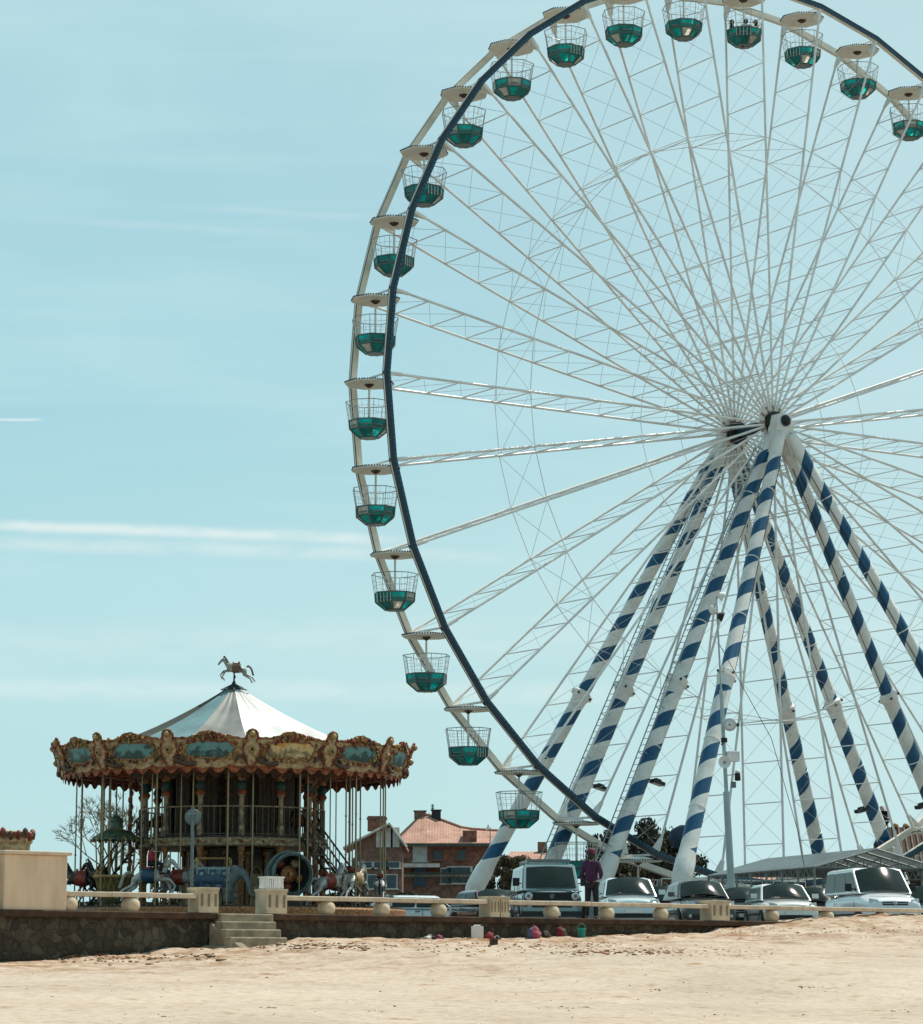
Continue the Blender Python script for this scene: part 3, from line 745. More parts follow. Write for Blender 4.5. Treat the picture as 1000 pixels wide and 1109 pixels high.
# platform
mb = MB(); mb.lathe([(.1, .85), (6.0, .85), (6.0, .26), (5.9, .10), (.1, .10)], darkwood, 56, smooth=False)
mb.lathe([(6.01, .80), (6.05, .74), (6.05, .39), (6.01, .33)], ornam, 56, smooth=False); mb.build('platform', car)
# ceiling and its painted soffit ring
mb = MB(); mb.lathe([(.1, 5.62), (3.2, 5.60), (4.4, 5.52), (5.95, 5.46)], mat('soffit_paint', (.10, .035, .018), .6, 0, .4, 4), 56, smooth=False)
for k in range(28):
    a = A0 + k * math.pi / NP; mb.tube(cp(1.5, a, 5.57), cp(5.9, a, 5.42), .04, orange, 5)
for r_, z_ in ((2.2, 5.55), (3.4, 5.52), (4.6, 5.47), (5.5, 5.42)):
    mb.lathe([(r_ - .05, z_ + .02), (r_ - .05, z_ - .05), (r_ + .05, z_ - .05), (r_ + .05, z_ + .02)], ornam if r_ < 5 else redp, 42, smooth=False)
mb.build('ceiling', car)
# fringed valance hanging inside the rounding boards
def fringe(name, r, z0, drop, m, nsc):
    mb = MB()
    for k in range(nsc):
        a0, a1 = 2 * math.pi * k / nsc, 2 * math.pi * (k + 1) / nsc
        am = (a0 + a1) / 2; aa = [a0, a0 + (a1 - a0) * .12, a0 + (a1 - a0) * .3, am, a0 + (a1 - a0) * .7, a0 + (a1 - a0) * .88, a1]
        dz = [.55, .58, .86, 1.0, .86, .58, .55]
        for i in range(6):
            mb.quad([cp(r, aa[i], z0 - drop * dz[i]), cp(r, aa[i + 1], z0 - drop * dz[i + 1]), cp(r, aa[i + 1], z0), cp(r, aa[i], z0)], m)
    mb.build(name, car)
fringe('valance', 5.86, 5.50, .38, orange, 70)
fringe('inner_valance', 5.0, 5.50, .30, redp, 56)
fringe('gallery_valance', 3.45, 5.52, .42, orn2, 42)
# rounding boards: painted panel in a gilded frame, leaning out
RB, RT, ZB_, ZT_ = 5.92, 6.16, 5.42, 6.24
def bp_(a, t, off=0):       # point on the leaning face
    return cp(RB + (RT - RB) * t + off, a, ZB_ + (ZT_ - ZB_) * t)
pic = [landA, landC, landA, landA, landB, landB, landA, landA, landC, landB, landA, landB, landA, landA]
DA = 2 * math.pi / NP
for k in range(NP):
    a0 = A0 + DA * (k - .5) - 0; ac = a0 + DA / 2; mb = MB(); N_ = 24
    # back board with wavy top and bottom
    def topv(u): return 1.0 + .06 * math.sin(u * math.pi * 6) * .4 + .26 * math.exp(-((u - .5) / .20) ** 2) + .05 * abs(math.sin(u * math.pi * 9))
    def botv(u): return -.10 * abs(math.sin(u * math.pi * 4)) - .10 * math.exp(-((u - .5) / .16) ** 2)
    for i in range(N_):
        u0, u1 = i / N_, (i + 1) / N_; b0, b1 = a0 + DA * u0, a0 + DA * u1
        mb.quad([bp_(b0, botv(u0)), bp_(b1, botv(u1)), bp_(b1, .14), bp_(b0, .14)], creamc)
        mb.quad([bp_(b0, .14), bp_(b1, .14), bp_(b1, .95), bp_(b0, .95)], creamc)
        mb.quad([bp_(b0, .95), bp_(b1, .95), bp_(b1, topv(u1)), bp_(b0, topv(u0))], ornam)
        # back
        mb.quad([bp_(b1, botv(u1), -.05), bp_(b0, botv(u0), -.05), bp_(b0, topv(u0), -.05), bp_(b1, topv(u1), -.05)], darkwood)
    o = mb.build('rounding_board', car)
    pm = MB(); pts = []
    for i in range(36):
        an = 2 * math.pi * i / 36; ex = 2 / 3.2
        cx_ = math.copysign(abs(math.cos(an)) ** ex, math.cos(an)); cy_ = math.copysign(abs(math.sin(an)) ** ex, math.sin(an))
        wv_ = 1 + .07 * math.sin(an * 8); pts.append((cx_ * wv_, cy_ * wv_))
    face = [bp_(ac + DA * .30 * x, .55 + .33 * y, .022) for x, y in pts]; cen = bp_(ac, .53, .03)
    for i in range(36): pm.quad([face[i], face[(i + 1) % 36], cen], pic[k])
    pm.build('painted_panel', o)
    fm = MB()
    for i in range(36): fm.tube(face[i], face[(i + 1) % 36], .030, ornam, 6)
    for i in range(84):   # carved leaves and crest
        u = random.gauss(0, .16); 
        if i < 24: q = bp_(ac + DA * u, 1.02 + .22 * math.exp(-(u / .17) ** 2) * random.random(), .03)
        else: an = random.uniform(0, 6.28); kq = random.uniform(.98, 1.3); q = bp_(ac + DA * .31 * kq * math.cos(an), .55 + .36 * min(1.18, kq) * math.sin(an), .03)
        fm.sphere(q, random.uniform(.03, .065), random.choice((ornam, orn2, gold, redp)), 6, (1, 1, random.uniform(.8, 1.8)))
    # two crouching gilded scrolls at the lower corners
    for sg in (-1, 1):
        fm.path([bp_(ac + DA * sg * (.30 + .13 * t), .10 + .16 * math.sin(t * 3.1) + .06 * t, .07) for t in [i / 7 for i in range(8)]], .055, orn2, 6)
    fm.build('gilded_frame', o)
    # shield between the boards
    sh = MB(); aS = a0
    prof = [(-.24, 0), (-.17, .10), (-.10, .06), (0, .0), (.10, .06), (.17, .10), (.24, 0)]
    outl = [(0, -.10), (.10, -.05), (.15, .12), (.13, .26), (.22, .38), (.26, .58), (.22, .78), (.13, .90), (.17, 1.02), (.14, 1.20), (.06, 1.30), (0, 1.33)]
    outl = outl + [(-x, y) for x, y in outl[-2:0:-1]]
    ptsS = [bp_(aS + x * 1.15 / RT, y, .085) for x, y in outl]; cS = bp_(aS, .55, .13)
    for i in range(len(ptsS)): sh.quad([ptsS[i], ptsS[(i + 1) % len(ptsS)], cS], creamc)
    for i in range(len(ptsS)): sh.tube(ptsS[i], ptsS[(i + 1) % len(ptsS)], .036, redp if i % 3 else ornam, 6)
    for i in range(len(ptsS)): sh.sphere(ptsS[i], .052, ornam if i % 2 else redp, 6)
    sh.sphere(bp_(aS, .55, .14), .10, gold, 12, (1, 1, 1.25)); sh.sphere(bp_(aS, .55, .20), .06, dark, 10)
    sh.sphere(bp_(aS, 1.16, .11), .12, gold, 12); sh.sphere(bp_(aS, 1.17, .17), .075, creamc, 10, (1, 1, 1.2))
    sh.path([bp_(aS + .004 * sg, 1.27 + .004 * (6 - abs(sg)), .1) for sg in (-6, -3, 0, 3, 6)], .04, orn2, 6)
    # dark gilded figure leaning below the shield
    sh.path([bp_(aS + .03, .20, .10), bp_(aS + .055, .06, .14), bp_(aS + .10, -.02, .10), bp_(aS + .15, .02, .05)], .07, orn2, 7)
    sh.build('shield', car)
# tent roof of fourteen gores
mb = MB(); gm = {0: tent_w, 1: tent_w}
NR = 9
for k in range(NP):
    a0 = A0 + DA * (k - .5); a1 = a0 + DA
    deg = (math.degrees(a0 + DA / 2) + 720) % 360      # gore facing picks its tone: left-side shade and right-side sunlight painted in
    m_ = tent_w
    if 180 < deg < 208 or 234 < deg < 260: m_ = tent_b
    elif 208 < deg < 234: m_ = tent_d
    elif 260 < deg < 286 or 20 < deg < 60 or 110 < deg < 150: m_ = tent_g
    def rp_(t, u):
        r = .32 + 5.55 * t; z = 8.42 - 2.5 * (t * 1.16 - .16 * t * t) - .16 * math.sin(math.pi * t) - .10 * math.sin(math.pi * u) * math.sin(math.pi * min(1, t * 1.1))
        z += .018 * math.sin(u * 17 + k * 2.3 + t * 5) * math.sin(math.pi * u)
        return cp(r, a0 + (a1 - a0) * u, z)
    vs = []; fs = []; U = 12
    for i in range(NR + 1):
        for j in range(U + 1): vs.append(rp_(i / NR, j / U))
    for i in range(NR):
        for j in range(U): fs.append((i * (U + 1) + j, (i + 1) * (U + 1) + j, (i + 1) * (U + 1) + j + 1, i * (U + 1) + j + 1))
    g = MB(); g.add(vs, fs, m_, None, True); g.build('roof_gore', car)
mb = MB(); mb.lathe([(.36, 8.34), (.34, 8.50), (.10, 8.62), (.03, 8.75), (.03, 8.85)], dark, 14, caps=True)
for i in range(9):
    a = i * .7; mb.tube(cp(.34, a, 8.46), cp(.46, a, 8.42), .03, steelg, 5)
mb.build('roof_cap', car)
# centre drum with mirrored panels
mb = MB(); mb.lathe([(1.62, .4), (1.62, 2.85), (1.45, 3.0), (1.45, 5.55)], mat('drum_panel', (.11, .08, .045), .5, 0, .5, 3), 14, smooth=False, rot=A0)
for k in range(14):
    a = A0 + k * DA
    for z0, z1, r in ((.5, 2.7, 1.66), (3.2, 5.3, 1.49)):
        mb.tube(cp(r, a, z0), cp(r, a, z1), .07, ornam, 6); mb.sphere(cp(r, a, z1), .12, gold, 8)
    b_ = a + DA / 2; rr0 = 1.66 * math.cos(DA / 2) + .02
    arc = [cp(rr0, b_ + .14 * math.cos(t), 1.9 + .34 * math.sin(t)) for t in [math.pi * i / 8 for i in range(9)]]
    mb.path([cp(rr0, b_ + .14, .9)] + arc + [cp(rr0, b_ - .14, .9)], .035, creamc, 5)
    mb.quad([cp(rr0 - .01, b_ - .13, .9), cp(rr0 - .01, b_ + .13, .9), cp(rr0 - .01, b_ + .13, 2.0), cp(rr0 - .01, b_ - .13, 2.0)], gall_c)
mb.build('centre_drum', car)
# dark drapes upstairs
mb = MB()
for k in range(14):
    a = A0 + k * DA + DA / 2
    for i in range(8):
        b_ = a + (i - 4) * .035; mb.tube(cp(2.3, b_, 3.25), cp(2.35, b_, 5.4), .05, darkwood if i % 2 else orn2, 5)
    if k % 3 == 0: continue
mb.build('drapes', car)
# gallery: floor, painted fascia, balusters and columns
GR = 3.25
mb = MB(); mb.lathe([(1.4, 3.18), (GR, 3.18), (GR, 3.22), (GR + .04, 3.22), (GR + .04, 3.16)], darkwood, 56, smooth=False)
mb.lathe([(GR + .02, 3.16), (GR + .05, 3.10), (GR + .05, 2.92), (GR + .02, 2.88), (1.4, 2.90)], gall_c, 56, smooth=False)
for k in range(28):
    a = k * math.pi / 14 + A0; pts = [cp(GR + .06, a + (t - .5) * .19, 3.03 + .055 * math.sin(t * 6.28)) for t in [i / 8 for i in range(9)]]; mb.path(pts, .026, ornam if k % 2 else gold, 5)
    mb.sphere(cp(GR + .06, a, 3.03), .05, redp, 6)
gal = mb.build('gallery', car)
mb = MB(); 
for k in range(98):
    a = 2 * math.pi * k / 98 + A0; mb.tube(cp(GR - .04, a, 3.2), cp(GR - .04, a, 4.18), .016, balus, 5)
pr = [cp(GR - .04, 2 * math.pi * i / 56, 4.2) for i in range(56)]; mb.path(pr, .028, gall_c, 5, True); mb.path([p - Vector((0, 0, .92)) for p in pr], .02, balus, 5, True)
mb.build('gallery_railing', gal)
def column():
    mb = MB()
    mb.lathe([(.07, .4), (.13, .42), (.13, .55), (.09, .62), (.085, 1.6), (.12, 1.7), (.085, 1.8), (.08, 2.6), (.14, 2.86)], ornam, 12)
    mb.lathe([(.07, 3.2), (.12, 3.24), (.115, 3.5), (.09, 3.6), (.085, 4.5), (.13, 4.58)], gall_c, 12)
    mb.lathe([(.13, 4.58), (.17, 4.66), (.13, 4.74)], orange, 12)
    mb.lathe([(.11, 4.74), (.17, 4.90), (.12, 5.02), (.10, 5.06)], mat('capital_teal', (.04, .12, .11), .5, 0, .3, 8), 12)
    mb.lathe([(.12, 5.06), (.20, 5.30), (.26, 5.50)], ornam, 12)
    for i in range(16):
        a = i * .8; mb.sphere(cp(.095, a, .65 + i * .125), .035, gold, 6)
    return mb.build('column', car)
c0 = column()
for k in range(NP):
    c = c0 if k == 0 else c0.copy()
    if k: COL.objects.link(c); c.parent = car
    c.location = cp(GR - .12, A0 + DA * (k - .5), 0); c.rotation_euler = (0, 0, k * 1.0)
# arches of lamp-studded brackets just under the ceiling
mb = MB()
for k in range(NP):
    a0 = A0 + DA * (k - .5)
    for i in range(9):
        t = i / 8; a = a0 + DA * t; mb.sphere(cp(GR + .0, a, 5.20 + .22 * math.sin(math.pi * t)), .07, ornam if i % 2 else redp, 6)
mb.build('bracket_arch', car)
# stairs at both sides of the drum
def stairs(a, flip):
    mb = MB(); T = Matrix.Rotation(a, 4, 'Z')
    for i in range(12):
        t = (i + .5) / 12; x = 5.3 - 2.2 * t * 1.0; mb.box((x, flip * .9, .4 + 2.8 * t), (.24, .8, .05), darkwood, M=T)
    for y in (.5, 1.3):
        mb.tube(T @ Vector((5.3, flip * y, .45)), T @ Vector((3.1, flip * y, 3.2)), .05, dark, 6)
        mb.tube(T @ Vector((5.3, flip * y, 1.35)), T @ Vector((3.1, flip * y, 4.1)), .035, balus, 6)
        mb.tube(T @ Vector((5.3, flip * y, .98)), T @ Vector((3.1, flip * y, 3.73)), .025, dark, 6)
        for i in range(11):
            t = i / 10; b_ = Vector((5.3 - 2.2 * t, flip * y, .45 + 2.75 * t)); mb.tube(T @ b_, T @ (b_ + Vector((0, 0, .9))), .018, balus, 5)
    mb.build('staircase', car)
stairs(R(180 + 14), 1); stairs(R(-14), -1)
# brass poles of the horses
def pole(parent, x, y, z0=.4, z1=5.5, name='pole'):
    mb = MB(); mb.tube((x, y, z0), (x, y, z1), .026, brass, 8)
    for i in range(3): mb.lathe([(.028, 0), (.045, .03), (.028, .06)], brass, 8, c=(x, y, z0 + .9 + i * 1.3))
    return mb.build(name, parent)
used = []
for k in range(14):
    for r, off in ((5.42, .22), (4.45, .62)):
        a = A0 + DA * (k + off); p = cp(r, a, 0); pole(car, p.x, p.y)
# spiral barley-sugar posts
for ang in (R(-90 + 52), R(-90 - 47), R(60), R(120)):
    mb = MB(); pp = cp(4.1, ang, 0); pts = []
    mb.tube((pp.x, pp.y, .4), (pp.x, pp.y, 5.5), .06, orn2, 8)
    for i in range(90):
        z = .5 + i * .055; pts.append((pp.x + .06 * math.cos(i * .75), pp.y + .06 * math.sin(i * .75), z))
    mb.path(pts, .045, ornam, 5); mb.build('barley_twist_post', car)

# horses: one leaping skeleton, several coats
def horse(name, body_m, mane_m, saddle_m, parent, loc, rz, sc=1.0, pose='leap', withpole=True):
    """nose to +X, origin on the ground under the belly; about 1.5 m long"""
    P = {'rump': ((-.42, 0, 1.12), .185), 'belly': ((-.10, 0, 1.06), .205), 'chest': ((.26, 0, 1.12), .19), 'neck': ((.46, 0, 1.36), .115), 'poll': ((.62, 0, 1.60), .085),
         'brow': ((.70, 0, 1.56), .08), 'nose': ((.86, 0, 1.36), .05), 'muz': ((.90, 0, 1.29), .045)}
    E_ = [('belly', 'rump'), ('belly', 'chest'), ('chest', 'neck'), ('neck', 'poll'), ('poll', 'brow'), ('brow', 'nose'), ('nose', 'muz')]
    fl = {'leap': [((.62, 1.00), (.80, .80), (.70, .58)), ((.52, .94), (.66, .66), (.52, .48))]}[pose]
    hl = [((-.66, .82), (-.86, .66), (-1.02, .42)), ((-.58, .78), (-.80, .56), (-.92, .32))]
    for i, s_ in enumerate((-1, 1)):
        y = s_ * .12
        P['sh%d' % i] = ((.34, y, 1.02), .085); P['fk%d' % i] = ((fl[i][0][0], y, fl[i][0][1]), .055); P['ff%d' % i] = ((fl[i][1][0], y, fl[i][1][1]), .032); P['fh%d' % i] = ((fl[i][2][0], y, fl[i][2][1]), .040)
        E_ += [('chest', 'sh%d' % i), ('sh%d' % i, 'fk%d' % i), ('fk%d' % i, 'ff%d' % i), ('ff%d' % i, 'fh%d' % i)]
        P['hp%d' % i] = ((-.48, y, .98), .115); P['hk%d' % i] = ((hl[i][0][0] + .14, y, hl[i][0][1]), .065); P['hh%d' % i] = ((hl[i][1][0], y, hl[i][1][1]), .036); P['hf%d' % i] = ((hl[i][2][0], y, hl[i][2][1]), .042)
        E_ += [('rump', 'hp%d' % i), ('hp%d' % i, 'hk%d' % i), ('hk%d' % i, 'hh%d' % i), ('hh%d' % i, 'hf%d' % i)]
    o = skin(name, P, E_, body_m, parent, 2, 'belly', loc, rz); o.scale = (sc, sc, sc)
    mb = MB()
    for i in range(9):      # mane locks
        t = i / 8; x, z = .40 + .22 * t, 1.34 + .36 * t
        mb.tube((x - .04, 0, z + .05), (x - .16, .05 * (-1) ** i, z - .06), .045, mane_m, 6, .012)
    for s_ in (-1, 1): mb.tube((.60, s_ * .05, 1.66), (.62, s_ * .065, 1.78), .03, mane_m, 6, .004)
    mb.build('mane', o)
    mb = MB(); mb.path([(-.58, 0, 1.20), (-.72, 0, 1.22), (-.84, 0, 1.08), (-.90, 0, .88), (-.95, 0, .74)], .055, mane_m, 7); mb.build('tail', o)
    mb = MB(); T = Matrix.Translation((-.06, 0, 1.12))
    mb.lathe([(.232, -.20), (.245, -.1), (.245, .12), (.232, .2)], saddle_m, 20, M=T @ Matrix.Rotation(R(90), 4, 'Y'))
    mb.box((-.04, 0, 1.36), (.34, .22, .06), redp); mb.box((-.20, 0, 1.41), (.06, .22, .12), redp); mb.box((.12, 0, 1.41), (.05, .10, .10), gold)
    mb.path([(.70, -.10, 1.50), (.55, -.12, 1.40), (.2, -.12, 1.38)], .014, gold, 5); mb.path([(.30, -.17, 1.25), (.38, -.19, 1.05), (.36, 0, .92), (.38, .19, 1.05), (.30, .17, 1.25)], .022, gold, 5)
    mb.build('saddle', o)
    if withpole: mb = MB(); mb.tube((0.02, 0, .5), (0.02, 0, (5.5 - .4 * 0) / sc), .022 / sc, brass, 8); mb.build('pole', o)
    return o
hw = mat('horse_white', (.58, .57, .52), .35, 0, .15, 5); hd = mat('horse_black', (.022, .018, .016), .4, 0, .2, 5)
hb = mat('horse_brown', (.13, .065, .035), .4, 0, .3, 5); hg = mat('horse_grey', (.34, .38, .38), .4, 0, .25, 6)
bluep = mat('saddle_blue', (.03, .09, .15), .4, 0, .2, 6); manew = mat('mane_pale', (.5, .45, .36), .6, 0, .3, 8)
def cpos(px, dy): return ((px - 250) * CY / F, dy, 0)
horse('carousel_horse', hw, manew, bluep, car, (cpos(188, 0)[0], -4.55, 0.65), R(6), 1.06)
horse('carousel_horse', hg, manew, redp, car, (cpos(216, 0)[0], -4.0, 0.67), R(0), 1.0)
horse('carousel_horse', hd, hd, redp, car, (cpos(101, 0)[0], -2.9, 0.67), R(172), 1.0)
horse('carousel_horse', hd, hb, gold, car, (cpos(112, 0)[0], -1.4, 0.77), R(150), 1.0)
horse('carousel_horse', hb, hd, bluep, car, (cpos(101, 0)[0], 1.4, 0.60), R(120), 1.0)
horse('carousel_horse', hw, hg, redp, car, (cpos(372, 0)[0], -2.9, 0.55), R(50), 1.0)
horse('carousel_horse', hw, manew, gold, car, (cpos(397, 0)[0], -2.2, 0.67), R(72), 1.0)
horse('carousel_horse', hb, manew, redp, car, (cpos(385, 0)[0], -.7, 0.80), R(80), 1.0)
horse('carousel_horse', hg, hd, bluep, car, (cpos(414, 0)[0], 0.6, 0.57), R(96), 1.0)
horse('carousel_horse', hb, hd, redp, car, (.6, 4.4, 0.65), R(180), 1.0)
horse('carousel_horse', hw, hd, bluep, car, (-2.6, 3.9, 0.65), R(150), 1.0)
horse('carousel_horse', hd, hd, redp, car, (3.2, 3.4, 0.65), R(220), 1.0)
# upstairs riders' animals seen as dark shapes behind the railing
horse('carousel_horse', hd, hd, redp, car, (cpos(172, 0)[0], -.6, 2.85), R(20), .85, withpole=False)
horse('carousel_horse', hb, hd, redp, car, (cpos(332, 0)[0], -.9, 2.85), R(160), .85, withpole=False)
# galloping horse on the roof
fz = MB(); fz.tube((0, 0, 8.8), (0, 0, 9.1), .028, dark, 8)
fz.path([(0, 0, 8.8), (.05, 0, 8.88), (0, 0, 8.95), (.02, 0, 9.05)], .02, dark, 5)
sp_ = fz.build('finial_spike', car)
horse('finial_horse', mat('finial_grey', (.42, .40, .34), .4, .2, .3, 7), mat('finial_mane', (.20, .14, .08), .6), mat('finial_saddle', (.20, .11, .06), .5, 0, .3, 8), car, (0.04, 0, 8.42), R(180), .68, withpole=False)
# elephant with a blue howdah
ele = mat('elephant_grey', (.16, .20, .20), .55, 0, .2, 5)
EP = {'rump': ((-.52, 0, 1.18), .30), 'belly': ((-.05, 0, 1.16), .33), 'chest': ((.36, 0, 1.22), .28), 'head': ((.70, 0, 1.42), .25), 'face': ((.88, 0, 1.30), .17), 't1': ((.98, 0, 1.05), .10), 't2': ((1.02, 0, .80), .075), 't3': ((1.10, 0, .62), .055), 't4': ((1.22, 0, .66), .04)}
EE = [('belly', 'rump'), ('belly', 'chest'), ('chest', 'head'), ('head', 'face'), ('face', 't1'), ('t1', 't2'), ('t2', 't3'), ('t3', 't4')]
for i, s_ in enumerate((-1, 1)):
    for nm, x, rt in (('f', .34, 'chest'), ('h', -.52, 'rump')):
        EP[nm + 'a%d' % i] = ((x, s_ * .20, .86), .15); EP[nm + 'b%d' % i] = ((x + .05 * s_, s_ * .21, .55), .12); EP[nm + 'c%d' % i] = ((x + .05 * s_, s_ * .21, .36), .13)
        EE += [(rt, nm + 'a%d' % i), (nm + 'a%d' % i, nm + 'b%d' % i), (nm + 'b%d' % i, nm + 'c%d' % i)]
ex0 = cpos(262, 0)[0]
eo = skin('carousel_elephant', EP, EE, ele, car, 2, 'belly', (ex0, -4.75, .55), R(4))
mb = MB()
for s_ in (-1, 1): mb.sphere((.56, s_ * .25, 1.40), .22, ele, 14, (.75, .18, 1.0))
mb.build('ear', eo)
mb = MB(); tealp = mat('howdah_frame', (.30, .42, .42), .5, 0, .2, 6)
mb.lathe([(.335, -.62), (.37, -.58), (.38, .3), (.345, .34)], bluep, 20, M=Matrix.Translation((-.10, 0, 1.14)) @ Matrix.Rotation(R(90), 4, 'Y'))
mb.box((-.14, 0, 1.50), (1.12, .56, .10), tealp)
for i in range(3):
    x = -.51 + i * .37
    for sy in (-1, 1):
        mb.box((x, sy * .30, 1.32), (.34, .05, .42), tealp); mb.box((x, sy * .33, 1.32), (.25, .03, .30), bluep); mb.sphere((x, sy * .345, 1.32), .07, tealp, 8)
        mb.lathe([(.02, -.2), (.16, 0)], bluep, 10, M=Matrix.Translation((x, sy * .36, 1.06)) @ Matrix.Diagonal((1, .3, 1, 1)))
for x in (-.68, .40):
    for y in (-.25, .25): mb.tube((x, y, 1.5), (x, y, 1.84), .022, gold, 6)
mb.path([(-.68, -.25, 1.84), (.40, -.25, 1.84), (.40, .25, 1.84), (-.68, .25, 1.84)], .022, gold, 6, True)
mb.build('howdah', eo)
# big rolling barrel
bx0 = cpos(342, 0)[0]
bt = MB(); T = Matrix.Translation((bx0 - .25, -4.3, 1.88)) @ Matrix.Rotation(R(-62), 4, 'Z') @ Matrix.Rotation(R(90), 4, 'Y') @ Matrix.Scale(.78, 4)
grn = mat('barrel_green', (.06, .10, .09), .45, 0, .3, 6); pale = mat('barrel_hoop', (.18, .22, .20), .4, 0, .2, 6)
bt.lathe([(.80, -.55), (.92, -.2), (.95, .1), (.90, .45), (.84, .62), (.76, .62), (.82, .3), (.84, 0), (.70, -.5)], grn, 24, M=T)
for z_, r_ in ((-.5, .84), (.12, .97), (.58, .88)):
    bt.lathe([(r_ - .03, z_ - .06), (r_ + .03, z_ - .04), (r_ + .03, z_ + .04), (r_ - .03, z_ + .06)], pale, 24, M=T)
bt.lathe([(.05, -.52), (.72, -.50)], dark, 24, M=T)
bt.lathe([(.05, .05), (.36, .06), (.36, .1), (.05, .12)], ornam, 16, M=T); bt.tube(T @ Vector((0, 0, -.5)), T @ Vector((0, 0, .4)), .05, gold, 8)
for i in range(5):
    a = i * 1.257; bt.sphere(T @ Vector((.55 * math.cos(a), .55 * math.sin(a), -.1)), .16, (redp, ornam, gall_c)[i % 3], 8)
bt.box((bx0 - .25, -4.3, 1.0), (.9, .7, .3), darkwood)
bt.build('rolling_barrel', car)
# wicker tub carriage with a green domed roof, left of the drum
gx0 = cpos(141, 0)[0]; dome = mat('dome_green', (.09, .15, .09), .4, 0, .3, 5); wick = mat('wicker', (.20, .19, .08), .7, 0, .35, 12)
mb = MB(); c_ = (gx0, -3.2, .35)
mb.lathe([(.40, .62), (.50, .75), (.66, 1.45), (.70, 1.48), (.66, 1.5), (.2, 1.2)], wick, 20, c=c_)
for i in range(20):
    a = i * .314
    for s_ in (-1, 1): mb.tube(Vector(c_) + cp(.51, a, .78), Vector(c_) + cp(.67, a + s_ * .314, 1.44), .014, gold, 4)
mb.lathe([(.70, 1.45), (.73, 1.5), (.70, 1.55)], gold, 20, c=c_)
b_ = mb.build('wicker_carriage', car)
mb = MB(); mb.lathe([(.82, 2.72), (.80, 2.78), (.62, 2.92), (.40, 3.02), (.22, 3.10), (.20, 3.3), (.24, 3.34), (.20, 3.45), (.05, 3.55), (.02, 3.75)], dome, 14, c=c_, smooth=False)
for i in range(20): a = i * .314; mb.sphere(Vector(c_) + cp(.82, a, 2.70), .055, gold if i % 2 else dome, 6); mb.tube(Vector(c_) + cp(.80, a, 2.78), Vector(c_) + cp(.22, a, 3.10), .018, gold, 4)
for i in range(4): a = i * 1.57 + .5; mb.tube(Vector(c_) + cp(.62, a, 1.45), Vector(c_) + cp(.7, a, 2.8), .025, gold, 6)
mb.build('domed_roof', b_)
# ------------------------------------------------------------------ vehicles
def quad_on(mb, P, inset, off, m, div=None):
    """panel set into the four-cornered face P, a little proud of it"""
    P = [Vector(p) for p in P]; c = sum(P, Vector()) / 4; nn = (P[1] - P[0]).cross(P[3] - P[0]).normalized()
    u = (P[1] - P[0]).length; v = (P[3] - P[0]).length
    def pt(a, b): return P[0].lerp(P[1], a).lerp(P[3].lerp(P[2], a), b) + nn * off
    iu, iv = inset / u, inset / v; divs = div or [(0, 1)]
    for a, b in divs:
        a2 = max(a, iu) + (0 if a == 0 else iu * .35); b2 = min(b, 1 - iu) - (0 if b == 1 else iu * .35)
        q = [pt(a2, iv), pt(b2, iv), pt(b2, 1 - iv), pt(a2, 1 - iv)]
        cr_ = min(.18, .35)
        o = []
        for i in range(4):
            A, B, C = q[i - 1], q[i], q[(i + 1) % 4]; d1 = (A - B); d2 = (C - B); r = .07
            o += [B + d1.normalized() * r, B + (d1.normalized() + d2.normalized()) * r * .3, B + d2.normalized() * r]
        mb.quad(o, m)
def paint(name, col, var=.04):
    return mat(name, col, .25, .15, var, 1.2, coat=.7)
